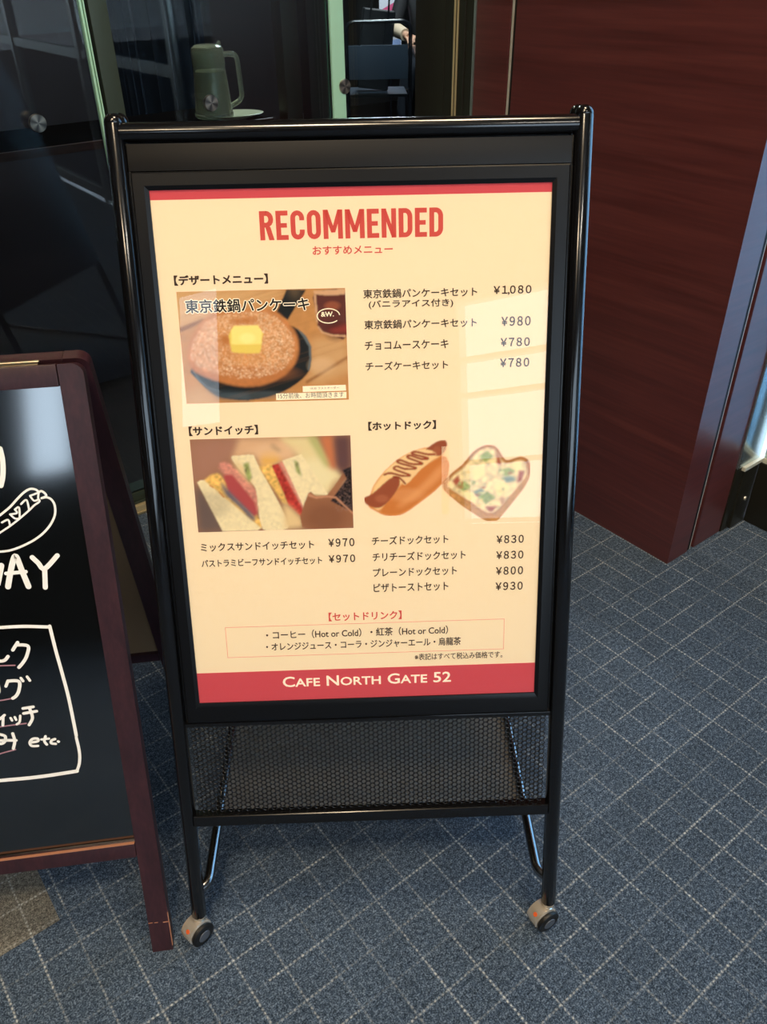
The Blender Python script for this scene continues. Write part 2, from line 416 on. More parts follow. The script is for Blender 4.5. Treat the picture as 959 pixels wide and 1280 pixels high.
# glass wall to the cafe; s is measured along it from G (s = b + 1.155)
S0 = -1.532
def gb(s): return s - 1.155
def glass_wall():
    def pane(n, s0, s1, knobs):
        p = struct(hall(MB().box(gb(s0), gb(s1), GA-.005, GA+.005, 0.075, 2.8).build('window_%d' % n, M_glass)))
        for s in knobs:
            k = MB().lathe([(.0001, 0.0), (.012, 0), (.012, .018), (.0205, .020), (.0215, .022), (.0215, .029), (.020, .031), (.0001, .0315)], 32).build('standoff_knob', M_satin)
            k.parent = p; k.matrix_local = Matrix.Translation((gb(s), GA-.005, 1.2145)) @ Matrix.Rotation(R(90), 4, 'X')
    pane(1, -7.8, 0.124, [-0.043])
    pane(2, 0.20, 0.872, [0.442])
    pane(5, 0.922, 1.555, [])
    struct(hall(MB().box(gb(.128), gb(.1335), GA-.012, GA+.012, 0.07, 2.8).box(gb(.1365), gb(.140), GA-.012, GA+.012, 0.07, 2.8).build('trim_6', M_mint)))
    struct(hall(MB().box(gb(.152), gb(.200), GA-.006, GA+.03, 0.07, 2.8, bevel=.002).build('trim_7', M_olive)))
    struct(hall(MB().box(gb(.735), gb(.79), GA+.04, GA+.09, 0.0, 2.8, bevel=.002).build('trim_8', M_bronze)))
    struct(hall(MB().box(gb(.805), gb(.872), GA+.012, GA+.06, 0.07, 2.8, bevel=.002).build('trim_9', M_darkgap)))
    st = struct(hall(MB().box(gb(.873), gb(.921), GA-.012, GA+.03, 0.07, 2.8, bevel=.002).build('trim_10', M_mint)))
    k = MB().lathe([(.0001, 0.0), (.012, 0), (.012, .008), (.0205, .010), (.0215, .012), (.0215, .020), (.020, .022), (.0001, .0225)], 32).build('standoff_knob', M_satin)
    k.parent = st; k.matrix_local = Matrix.Translation((gb(.917), GA+.006, 1.2145)) @ Matrix.Rotation(R(90), 4, 'X')
    # floor track: green-grey channel and brass threshold
    struct(hall(MB().box(gb(-7.8), gb(1.15), GA-.012, GA+.06, 0.045, 0.075, bevel=.003).box(gb(-7.8), gb(1.15), GA-.016, GA+.06, 0.036, 0.044).build('baseboard_glass', M_olive)))
    struct(hall(MB().box(gb(-7.8), gb(1.15), GA-.03, GA+.06, 0.0, 0.034, bevel=.002).box(gb(-7.8), gb(1.15), GA-.034, GA-.03, 0.008, 0.012).build('baseboard_threshold', M_gold)))
glass_wall()

# ------------------------------------------------------------------ the menu stand
LEAN = 0.30753; YAW = 0.02341; BASE = Vector((-0.36075, 0.83854, 0.061)); WD = 0.664
PANEL = Matrix(((1, 0, 0, 0), (0, math.sin(LEAN), -math.cos(LEAN), 0), (0, math.cos(LEAN), math.sin(LEAN), 0.061), (0, 0, 0, 1)))   # (u, v, out) -> stand
def sign_stand():
    root = empty('menu_sign_stand', (BASE.x, BASE.y, 0), YAW)
    tag(root, 'black metal A-frame menu stand on small chrome casters, perforated panel below the lit poster', 'sign stand')
    pr = 0.0137
    apex = PANEL @ Vector((0, 1.345, 0))
    rear_foot = Vector((0, apex.y*2 - 0.0, 0.05))
    def capped(p0, p1, r):
        d = (p1-p0).normalized(); L = (p1-p0).length
        M = Matrix.Translation(p0) @ d.to_track_quat('Z', 'Y').to_matrix().to_4x4()
        return MB().lathe([(r*.86, 0), (r, .003), (r, L-.001), (r*.97, L), (r*.995, L+.001), (r*.96, L+r*.35), (r*.78, L+r*.68), (r*.45, L+r*.92), (r*.02, L+r)], 32, M)
    for x in (0, WD):
        p0 = PANEL @ Vector((x, -.002, 0)); p1 = PANEL @ Vector((x, 1.366, 0))
        capped(p0, p1, pr).build('post', M_post, root)
    # rear legs of the A-frame, hinged just under the tops of the front posts
    for x in (0.004, WD-.004):
        top = PANEL @ Vector((x, 1.352, -.030)); ft = Vector((x, 0.83, 0.061))
        capped(ft, top + (top-ft).normalized()*.022, .0125).build('rear_leg', M_post, root)
        MB().tube([PANEL @ Vector((x, 1.335, -.002)), PANEL @ Vector((x, 1.335, -.032))], .006, 12).build('hinge_pin', M_black, root)
    # top bar
    MB().tube([PANEL @ Vector((.009, 1.3545, 0)), PANEL @ Vector((WD-.009, 1.3545, 0))], .0132, 32).build('top_bar', M_post, root)
    # plates and channels between the posts
    MB().box(.012, .652, 1.334, 1.352, -.012, -.0085, PANEL).build('filler_strip', M_black, root)
    MB().box(.015, .648, 1.303, 1.339, -.008, .004, PANEL, .001).build('header_plate', M_plate, root)
    for x in (.006, WD-.0168): MB().box(x, x+.0108, .404, 1.345, -.012, -.002, PANEL).build('side_channel', M_black, root)
    MB().box(.016, .648, .411, 1.302, -.020, -.006, PANEL, .001).build('light_panel', M_black, root)
    # snap frame, four mitred profiles
    sf = MB(); o = (.0172, .4125, .6468, 1.3018); i = (.0405, .4495, .6218, 1.2775)
    oc = [(o[0], o[1]), (o[2], o[1]), (o[2], o[3]), (o[0], o[3])]; ic = [(i[0], i[1]), (i[2], i[1]), (i[2], i[3]), (i[0], i[3])]
    for k in range(4):
        a, b, c, d = oc[k], oc[(k+1) % 4], ic[(k+1) % 4], ic[k]
        def lv(f, z): 
            A_ = Vector(a).lerp(Vector(d), f); B_ = Vector(b).lerp(Vector(c), f); return (A_, B_, z)
        prof = [lv(0, -.004), lv(0, .0045), lv(.08, .006), lv(.75, .006), lv(1, .0035), lv(1, .0008)]
        rows = [[sf.bm.verts.new(PANEL @ Vector((q.x, q.y, z))) for q in (p, r)] for p, r, z in prof]
        for r0, r1 in zip(rows, rows[1:]):
            sf.bm.faces.new((r0[0], r0[1], r1[1], r1[0]))
    bmesh.ops.remove_doubles(sf.bm, verts=sf.bm.verts, dist=1e-6)
    sf.build('snap_frame', M_snap, root, sharp=20)
    MB().box(.036, .6265, .445, 1.282, .0022, .0030, PANEL).build('clear_cover', M_clear, root)
    # perforated panel
    pf = MB(); p = .0090; r = .0036; cw = p*math.sqrt(3)/2; key = {}
    def V(x, y):
        k = (round(x, 6), round(y, 6))
        if k not in key: key[k] = pf.bm.verts.new(PANEL @ Vector((x, y, 0)))
        return key[k]
    ncol = int(.628/cw); x0 = .020
    for cidx in range(ncol):
        cx = x0 + (cidx+.5)*cw
        for row in range(20):
            cy = .226 + (row + (0.5 if cidx % 2 else 0.0))*p
            if cy + p/2 > .4145: continue
            R_ = p/math.sqrt(3)
            hexc = [(cx+R_*math.cos(R(60*k)), cy+R_*math.sin(R(60*k))) for k in range(6)]
            out = []
            for k in range(6):
                a, b = hexc[k], hexc[(k+1) % 6]; out += [a, ((a[0]+b[0])/2, (a[1]+b[1])/2)]
            ins = [(cx+r*math.cos(R(30*k)), cy+r*math.sin(R(30*k))) for k in range(12)]
            ov = [V(*q) for q in out]; iv = [V(*q) for q in ins]
            for k in range(12):
                try: pf.bm.faces.new((ov[k], ov[(k+1) % 12], iv[(k+1) % 12], iv[k]))
                except ValueError: pass
    me = pf.build('perforated_panel', M_black, root)
    sm = me.modifiers.new('thickness', 'SOLIDIFY'); sm.thickness = 0.0012; sm.offset = 0
    MB().box(.010, WD-.010, .203, .2245, -.011, .011, PANEL, .003, seg=3).build('bottom_rail', M_post, root)
    MB().box(.010, WD-.010, .404, .4118, -.008, .005, PANEL, .0014).build('middle_rail', M_post, root)
    # ground braces running back from the post ends, with a ballast plate between them
    for x, s in ((.020, 1), (WD-.020, -1)):
        MB().tube(arc_path([(x - s*.020, .016, .112), (x, .034, .112), (x, .80, .112)], .012), .0095, 20).build('brace', M_tube, root)
    MB().box(.012, WD-.012, .17, .60, .103, .109, None, .002).build('ballast_plate', M_ballast, root)
    # plain rear panel
    d = Vector((0, .83-apex.y, .061-apex.z)).normalized(); n = Vector((0, -d.z, d.y))
    if n.y < 0: n = -n
    RP = Matrix(((1, 0, 0, 0), (0, -d.y, n.y, apex.y+.03), (0, -d.z, n.z, apex.z), (0, 0, 0, 1)))
    MB().box(.012, WD-.012, -.93, -.06, -.012, .004, RP, .001).build('rear_panel', M_black, root)
    # casters
    def caster(x, y, rz):
        c = MB().lathe([(.0075, 0.0), (.0075, .018), (.0115, .0185), (.0115, .022), (.0001, .022)], 20, Matrix.Translation((x, y, .040))).build('caster', M_chrome, root)
        T = Matrix.Translation((x, y, .0265)) @ Matrix.Rotation(rz, 4, 'Z') @ Matrix.Translation((0, -.010, 0)) @ Matrix.Rotation(R(90), 4, 'Y')   # wheel axis = local z
        h = MB(); rs = []
        # chrome hood: an arc shell round the wheels, open at the bottom
        for z, rr in ((-.0200, .0200), (-.0175, .0246), (-.005, .0262), (.0095, .0256), (.0115, .0225)):
            rs.append([Vector((rr*math.cos(a), rr*math.sin(a), z)) for a in [R(95 + 230*k/24) for k in range(25)]] + [Vector((rr*.45*math.cos(a), rr*.45*math.sin(a), z)) for a in [R(325 - 230*k/24) for k in range(25)]])
        h.ring(rs); hd = h.build('hood', M_chrome, c, T, 50)
        for s in (1,):
            wv = MB().lathe([(.004, -.025), (.0195, -.025), (.0222, -.022), (.0222, -.001), (.0228, .0005), (.0242, .003), (.0236, .0065), (.0195, .0085), (.0155, .0078), (.0001, .0074)], 36, T @ Matrix.Translation((0, 0, s*.0130)) @ (Matrix.Identity(4) if s > 0 else Matrix.Rotation(math.pi, 4, 'X'))).build('wheel', M_rubber, c)
        MB().lathe([(.0001, 0), (.0125, 0), (.0118, .0012), (.0001, .0016)], 28, T @ Matrix.Translation((0, 0, .0213))).build('wheel_cap', M_hub, c)
        a = R(228)
        MB().lathe([(.0001, 0), (.0042, 0), (.0042, .0006), (.0001, .0006)], 16, T @ Matrix.Rotation(a, 4, 'Z') @ Matrix.Translation((.0262, 0, 0)) @ Matrix.Rotation(R(90), 4, 'Y')).build('sticker', M_orange, c)
        return c
    caster(0.0, -.002, R(-42)); caster(WD, -.002, R(-62))
    for x in (.004, WD-.004): caster(x, .83, R(-20))
    return root
sign_stand()

# measured layout of the print and of the chalk drawing (millimetres / metres)
TEXT = [
   ('RECOMMENDED', 156.4, 424.5, 758.5, 798.7, 'red', 1),
   ('おすすめメニュー', 232.0, 349.8, 736.6, 748.5, 'red', 0.3),
   ('【デザートメニュー】', 25.4, 163.3, 697.9, 711.5, 'ink', 0.9),
   ('東京鉄鍋パンケーキセット', 304.8, 475.5, 672.7, 685.5, 'ink', 0.3),
   ('(バニラアイス付き)', 312.6, 439.4, 657.0, 669.6, 'ink', 0.3),
   ('￥1,080', 500.6, 557.2, 673.3, 686.3, 'ink', 0.3),
   ('東京鉄鍋パンケーキセット', 305.1, 475.4, 627.5, 640.5, 'ink', 0.3),
   ('￥980', 513.3, 557.4, 627.5, 641.2, 'ink', 0.3),
   ('チョコムースケーキ', 304.9, 432.3, 596.5, 609.5, 'ink', 0.3),
   ('￥780', 512.7, 557.1, 597.0, 609.5, 'ink', 0.3),
   ('チーズケーキセット', 305.2, 431.8, 565.1, 578.1, 'ink', 0.3),
   ('￥780', 512.5, 557.2, 565.6, 578.6, 'ink', 0.3),
   ('【サンドイッチ】', 26.6, 133.5, 470.9, 485.3, 'ink', 0.9),
   ('ミックスサンドイッチセット', 28.1, 212.4, 278.4, 292.3, 'ink', 0.3),
   ('￥970', 236.4, 278.4, 280.6, 294.2, 'ink', 0.3),
   ('パストラミビーフサンドイッチセット', 27.0, 224.3, 251.1, 263.9, 'ink', 0.3),
   ('￥970', 235.8, 278.8, 252.9, 265.7, 'ink', 0.3),
   ('【ホットドック】', 307.1, 412.7, 471.9, 485.2, 'ink', 0.9),
   ('チーズドックセット', 307.7, 432.7, 280.9, 295.6, 'ink', 0.3),
   ('チリチーズドックセット', 307.9, 461.4, 252.6, 267.5, 'ink', 0.3),
   ('プレーンドックセット', 308.1, 446.9, 225.0, 240.0, 'ink', 0.3),
   ('ピザトーストセット', 308.4, 432.8, 197.6, 212.8, 'ink', 0.3),
   ('￥830', 512.5, 556.9, 277.9, 291.3, 'ink', 0.3),
   ('￥830', 512.5, 557.1, 250.4, 263.9, 'ink', 0.3),
   ('￥800', 512.5, 557.3, 222.4, 236.2, 'ink', 0.3),
   ('￥930', 512.4, 557.5, 194.8, 208.8, 'ink', 0.3),
   ('【セットドリンク】', 231.5, 353.8, 147.7, 163.1, 'red', 0.6),
   ('・コーヒー（Hot or Cold）・紅茶（Hot or Cold）', 124.4, 432.4, 117.5, 133.1, 'ink', 0.3),
   ('・オレンジジュース・コーラ・ジンジャーエール・烏龍茶', 123.1, 454.4, 96.2, 111.0, 'ink', 0.3),
   ('※表記はすべて税込み価格です。', 375.5, 526.3, 69.7, 82.1, 'ink', 0.2),
   ('Cafe North Gate 52', 147.6, 437.4, 26.6, 45.7, 'paper', 0.4),
   ('東京鉄鍋パンケーキ', 38.4, 222.8, 657.4, 676.5, 'cap', 1),
   ('15分前後、お時間頂きます', 168.6, 270.1, 525.5, 534.0, 'gray', 0.1),
   ('10:30 ラストオーダー', 218.8, 263.2, 538.5, 542.3, 'gray', 0.1),
]
PANCAKE = [
   ('wood', [(26.7, 688.4), (277.7, 688.5), (277.1, 522.1), (27.1, 521.4)]),
   ('wood_light', [(26.7, 688.4), (192.7, 688.4), (180.0, 676.3), (101.2, 660.6), (24.0, 634.6)]),
   ('wood_line', [(24.0, 634.6), (64.4, 649.8), (63.9, 644.5), (24.9, 628.6)]),
   ('wood_pale', [(225.0, 616.4), (277.3, 615.1), (277.9, 563.7), (234.1, 546.4), (212.7, 551.6), (221.5, 574.3)]),
   ('wood_line', [(212.7, 551.6), (278.2, 588.1), (278.4, 585.0), (212.5, 547.0)]),
   ('iron', [(39.1, 575.8), (47.3, 557.3), (61.2, 541.6), (79.4, 530.3), (121.6, 524.5), (165.4, 532.1), (197.1, 547.4), (218.1, 566.8), (221.8, 586.4), (221.4, 604.5), (213.1, 619.7), (198.6, 633.4), (177.4, 632.4), (96.4, 598.6)]),
   ('iron_blue', [(55.5, 546.4), (80.0, 538.0), (122.2, 533.8), (124.7, 524.5), (79.2, 528.1), (65.5, 536.9)]),
   ('wood_pale', [(28.8, 539.3), (46.5, 548.1), (69.6, 530.6), (75.0, 521.4), (27.1, 521.4)]),
   ('iron_edge', [(39.1, 575.8), (47.3, 557.3), (61.5, 544.7), (80.0, 537.4), (80.1, 539.3), (61.7, 547.1), (49.3, 559.4), (40.8, 574.6)]),
   ('iron_edge', [(201.7, 633.3), (216.1, 619.6), (223.2, 603.9), (223.0, 586.4), (218.4, 567.7), (216.0, 568.3), (220.0, 586.5), (219.6, 603.4), (211.8, 618.2)]),
   ('iron', [(172.7, 654.6), (189.6, 643.9), (203.3, 664.1), (219.5, 687.5), (190.3, 688.2), (181.2, 670.4)]),
   ('wood_light', [(197.8, 684.5), (208.9, 685.7), (204.2, 680.9), (198.2, 681.1)]),
   ('pancake_rim', [(34.8, 588.0), (38.8, 611.9), (49.5, 631.0), (62.9, 646.9), (79.8, 655.3), (110.2, 660.4), (146.2, 661.3), (171.1, 657.3), (188.3, 642.5), (200.1, 625.9), (204.6, 607.9), (201.0, 585.4), (187.1, 566.6), (167.3, 554.3), (141.6, 546.3), (110.8, 545.9), (80.6, 553.4), (56.3, 562.6), (40.1, 573.4)]),
   ('pancake', [(38.8, 592.5), (43.0, 611.8), (52.9, 628.0), (65.3, 643.3), (81.0, 650.9), (109.9, 656.6), (145.9, 657.5), (168.5, 653.2), (183.8, 638.7), (194.5, 624.6), (199.1, 608.1), (195.7, 590.1), (183.2, 573.7), (164.2, 563.5), (140.8, 558.0), (111.6, 557.2), (83.0, 564.1), (60.7, 571.6), (45.7, 581.1)]),
   ('pancake_dark', [(84.7, 622.7), (98.5, 625.4), (104.1, 619.3), (100.4, 610.5), (88.1, 609.3)]),
   ('pancake_dark', [(100.1, 646.0), (130.4, 649.7), (151.1, 644.8), (135.7, 639.9), (108.6, 639.3)]),
   ('butter_side', [(103.4, 630.6), (148.7, 627.2), (149.4, 618.2), (145.7, 598.9), (138.8, 595.7), (105.5, 597.7), (101.5, 605.0)]),
   ('butter', [(103.4, 631.2), (108.4, 637.6), (144.6, 637.3), (150.0, 627.7), (147.6, 609.3), (102.7, 609.8)]),
   ('cola', [(232.0, 680.9), (277.5, 682.7), (277.7, 617.5), (256.1, 619.2), (241.2, 624.4), (234.1, 635.5), (232.5, 660.5)]),
   ('glass_rim', [(229.8, 685.3), (277.7, 687.4), (277.7, 679.3), (251.9, 678.1), (232.0, 680.3)]),
   ('glass_rim', [(230.5, 680.3), (234.0, 680.3), (235.1, 636.4), (232.8, 640.0)]),
   ('cola_red', [(246.8, 627.8), (278.0, 635.3), (277.8, 622.6), (258.7, 623.0)]),
   ('glass_rim', [(235.0, 634.6), (242.1, 625.5), (256.2, 621.0), (277.7, 619.3), (277.6, 616.6), (255.5, 618.1), (239.9, 623.2), (234.0, 632.5)]),
   ('label', [(165.5, 533.7), (274.4, 533.6), (274.1, 523.7), (165.2, 523.4)]),
   ('label', [(207.1, 544.0), (273.6, 544.5), (273.9, 535.5), (207.0, 534.8)]),
]
SANDWICH = [
   ('brown', [(26.3, 463.9), (278.1, 464.9), (277.8, 314.7), (26.7, 311.7)]),
   ('brown_pink', [(26.3, 463.9), (111.9, 464.2), (86.1, 428.2), (67.6, 413.8), (27.6, 387.8)]),
   ('brown_grey', [(27.8, 390.8), (36.3, 387.6), (72.8, 312.1), (26.7, 311.7)]),
   ('crust_blur', [(103.2, 464.1), (178.0, 464.1), (193.4, 428.2), (134.7, 417.9), (124.5, 439.1), (89.2, 431.1)]),
   ('egg_blur', [(136.2, 440.2), (159.4, 442.5), (167.3, 428.9), (152.3, 420.4), (134.7, 417.9)]),
   ('dark_blur', [(149.9, 451.7), (157.2, 453.5), (168.2, 443.8), (165.1, 440.3)]),
   ('bread_blur', [(166.5, 464.1), (215.5, 464.6), (264.8, 393.1), (237.5, 369.5), (210.9, 368.8), (196.5, 431.1)]),
   ('green_blur', [(209.7, 464.4), (224.7, 464.6), (248.1, 414.7), (236.4, 415.0)]),
   ('tomato_blur', [(230.5, 464.7), (251.6, 464.8), (257.3, 411.4), (245.0, 410.3)]),
   ('dark_brown', [(251.6, 464.8), (278.1, 464.9), (277.9, 413.9), (265.2, 403.7), (253.4, 414.5)]),
   ('bread', [(31.7, 395.3), (37.3, 399.0), (45.4, 398.8), (129.6, 317.0), (121.8, 311.9), (65.9, 311.7)]),
   ('egg', [(43.1, 398.9), (55.5, 407.6), (66.7, 409.3), (131.1, 326.3), (129.2, 315.4)]),
   ('egg_dark', [(51.2, 391.7), (58.1, 386.9), (55.9, 385.2), (50.5, 389.6)]),
   ('egg_dark', [(64.9, 380.7), (74.3, 369.7), (71.3, 368.9), (64.7, 377.6)]),
   ('ham', [(67.4, 418.3), (85.9, 424.7), (120.8, 385.1), (126.3, 369.7), (123.8, 342.1), (109.3, 345.6), (105.2, 370.3)]),
   ('tomato_pink', [(74.2, 406.1), (88.0, 407.2), (120.7, 360.7), (124.4, 342.1), (118.9, 334.5), (79.3, 377.2)]),
   ('leaf_blue', [(69.2, 397.2), (78.3, 383.3), (87.7, 372.4), (118.9, 335.4), (114.1, 329.9), (95.0, 352.2), (74.7, 374.3)]),
   ('bread', [(88.9, 434.7), (101.3, 437.3), (123.8, 437.6), (129.3, 424.0), (170.5, 331.4), (165.9, 312.1), (130.9, 313.8), (125.1, 369.7), (121.1, 388.1), (99.7, 415.9)]),
   ('bread_warm', [(89.8, 431.1), (105.9, 421.7), (118.5, 394.3), (120.8, 385.1), (99.4, 411.4)]),
   ('leaf', [(107.5, 424.1), (115.5, 425.9), (119.5, 400.3), (113.3, 393.8), (109.2, 406.6)]),
   ('egg', [(131.2, 417.4), (151.9, 422.8), (174.7, 352.9), (166.1, 357.8)]),
   ('tomato', [(151.7, 419.8), (164.1, 423.1), (201.2, 339.8), (194.3, 332.2), (174.7, 352.9), (168.6, 374.6)]),
   ('ham', [(162.6, 423.1), (170.1, 426.5), (200.1, 358.3), (199.3, 342.9)]),
   ('bread', [(168.7, 427.4), (199.7, 437.0), (240.3, 367.9), (211.1, 371.8), (201.4, 342.9)]),
   ('leaf', [(187.6, 428.4), (193.8, 423.7), (198.3, 399.5), (190.1, 408.8)]),
   ('bread_warm', [(166.2, 359.3), (180.3, 346.6), (197.0, 327.4), (195.0, 315.6), (165.9, 313.4)]),
   ('paper_brown', [(208.2, 372.8), (219.6, 366.4), (237.4, 368.0), (266.8, 406.6), (271.9, 401.4), (252.0, 365.4), (279.2, 337.4), (277.8, 314.7), (195.0, 315.6)]),
   ('bag_dark', [(263.1, 409.2), (277.6, 414.5), (277.7, 338.4), (242.9, 358.6), (270.2, 394.5)]),
   ('paper_edge', [(208.2, 372.8), (219.6, 366.4), (237.4, 368.0), (252.0, 365.4), (279.2, 337.4), (278.8, 333.7), (250.7, 362.4), (237.3, 364.6), (219.5, 362.7), (206.7, 367.4)]),
]
HOT_DOG = [
   ('bun', [(309.4, 374.1), (316.4, 387.8), (331.8, 406.3), (355.5, 426.1), (378.8, 437.3), (402.1, 441.7), (421.9, 428.3), (432.6, 417.8), (434.2, 408.5), (428.6, 389.7), (411.8, 371.1), (388.1, 352.6), (364.2, 335.7), (348.9, 330.5), (330.3, 331.4), (313.5, 340.0), (303.0, 349.5)]),
   ('bun_light', [(311.0, 374.1), (317.4, 386.7), (332.5, 404.9), (356.1, 424.7), (378.8, 435.6), (402.0, 439.7), (420.3, 428.3), (378.4, 392.9), (354.7, 374.5), (323.7, 342.2), (312.1, 347.8)]),
   ('bun_front', [(323.7, 340.4), (344.5, 369.6), (378.5, 401.5), (421.9, 427.6), (432.6, 416.4), (433.2, 407.5), (427.2, 389.8), (411.1, 372.9), (387.4, 354.4), (363.6, 337.8), (348.2, 332.6), (330.3, 333.9)]),
   ('bun_glow', [(349.2, 346.7), (384.9, 377.1), (421.9, 414.0), (427.2, 407.0), (418.5, 390.0), (388.2, 364.9), (361.0, 347.1)]),
   ('sausage', [(297.3, 362.3), (310.9, 368.9), (338.2, 392.3), (352.3, 395.4), (354.1, 381.5), (341.0, 361.0), (323.8, 345.4), (308.6, 346.5), (298.7, 353.1)]),
   ('sausage', [(395.4, 436.8), (412.0, 449.8), (424.6, 453.5), (429.2, 451.1), (430.5, 444.3), (425.2, 431.6), (415.9, 427.8), (405.3, 430.8)]),
   ('cream', [(329.0, 399.5), (350.4, 421.1), (378.8, 437.3), (400.4, 438.4), (413.6, 429.5), (388.5, 406.4), (363.1, 381.2), (353.3, 395.3)]),
]
PIZZA_TOAST = [
   ('crust', [(421.9, 377.8), (435.3, 396.4), (455.3, 413.0), (472.4, 433.0), (491.5, 443.3), (508.2, 440.5), (519.2, 424.9), (527.0, 417.8), (545.2, 422.5), (557.0, 420.4), (564.0, 410.0), (563.9, 391.0), (556.6, 374.9), (543.6, 356.8), (523.8, 330.9), (512.2, 317.7), (496.8, 316.8), (469.4, 334.3), (445.5, 352.7)]),
   ('cheese', [(430.3, 379.3), (442.0, 395.6), (460.3, 410.2), (475.8, 430.2), (492.3, 438.5), (505.6, 436.1), (515.9, 421.6), (526.1, 412.4), (545.4, 417.3), (555.5, 412.9), (558.8, 392.9), (549.8, 378.6), (536.7, 362.3), (517.5, 340.0), (506.8, 331.4), (493.2, 332.5), (472.6, 348.3), (445.4, 366.7)]),
   ('crust_side', [(421.9, 377.8), (445.5, 363.2), (472.7, 343.8), (493.2, 328.3), (510.3, 328.5), (526.9, 348.5), (556.3, 386.1), (562.9, 392.8), (556.6, 374.9), (543.6, 356.8), (523.8, 330.9), (512.2, 317.7), (496.8, 316.8), (469.4, 334.3), (445.5, 352.7)]),
   ('green', [(445.4, 378.9), (458.8, 385.4), (469.0, 376.4), (458.9, 366.3)]),
   ('green', [(479.2, 360.4), (496.1, 366.9), (509.8, 356.0), (493.0, 346.0)]),
   ('pale', [(468.7, 402.4), (485.3, 412.2), (492.3, 394.8), (475.6, 384.9)]),
   ('red', [(438.6, 386.0), (448.7, 396.1), (452.1, 385.6), (445.4, 377.1)]),
   ('green', [(512.3, 401.1), (528.9, 405.8), (542.5, 400.3), (525.9, 390.4)]),
   ('pale', [(532.1, 412.6), (548.8, 413.1), (554.2, 399.9), (542.6, 396.8)]),
   ('red', [(508.3, 433.7), (515.2, 421.6), (518.8, 409.5), (510.4, 411.5)]),
   ('green', [(481.8, 425.9), (495.0, 434.1), (505.1, 425.3), (492.0, 415.4)]),
   ('red', [(493.0, 342.4), (513.4, 341.8), (503.4, 331.5), (496.6, 334.6)]),
   ('pale', [(506.0, 377.1), (526.1, 383.5), (533.2, 369.3), (513.1, 359.4)]),
   ('blue', [(472.4, 367.6), (485.8, 372.5), (492.7, 367.0), (479.3, 358.7)]),
   ('blue', [(519.2, 390.6), (536.0, 391.8), (542.9, 384.7), (526.2, 380.0)]),
   ('pale', [(452.2, 368.2), (472.4, 365.9), (479.3, 353.4), (465.8, 353.8)]),
   ('red', [(545.8, 400.2), (555.9, 399.9), (551.4, 382.7), (543.0, 379.5)]),
]
KETCHUP = [(330.0, 399.4), (340.1, 401.9), (358.4, 396.9), (371.1, 397.6), (346.9, 407.9), (350.3, 412.6), (363.5, 408.1), (381.2, 409.0), (352.7, 418.7), (356.1, 422.6), (373.6, 416.0), (391.3, 416.2), (368.1, 426.4), (372.1, 429.7), (390.3, 423.4), (400.3, 424.8), (375.5, 432.3), (380.5, 435.5), (398.7, 431.0), (411.3, 430.6)]
KETCHUP2 = [(345.0, 395.6), (354.3, 393.6), (363.2, 384.0)]
LOGO = [(251.3, 650.6), (268.3, 650.2), (251.8, 663.0), (239.4, 654.5), (258.2, 654.1), (256.4, 646.8), (239.1, 647.2)]
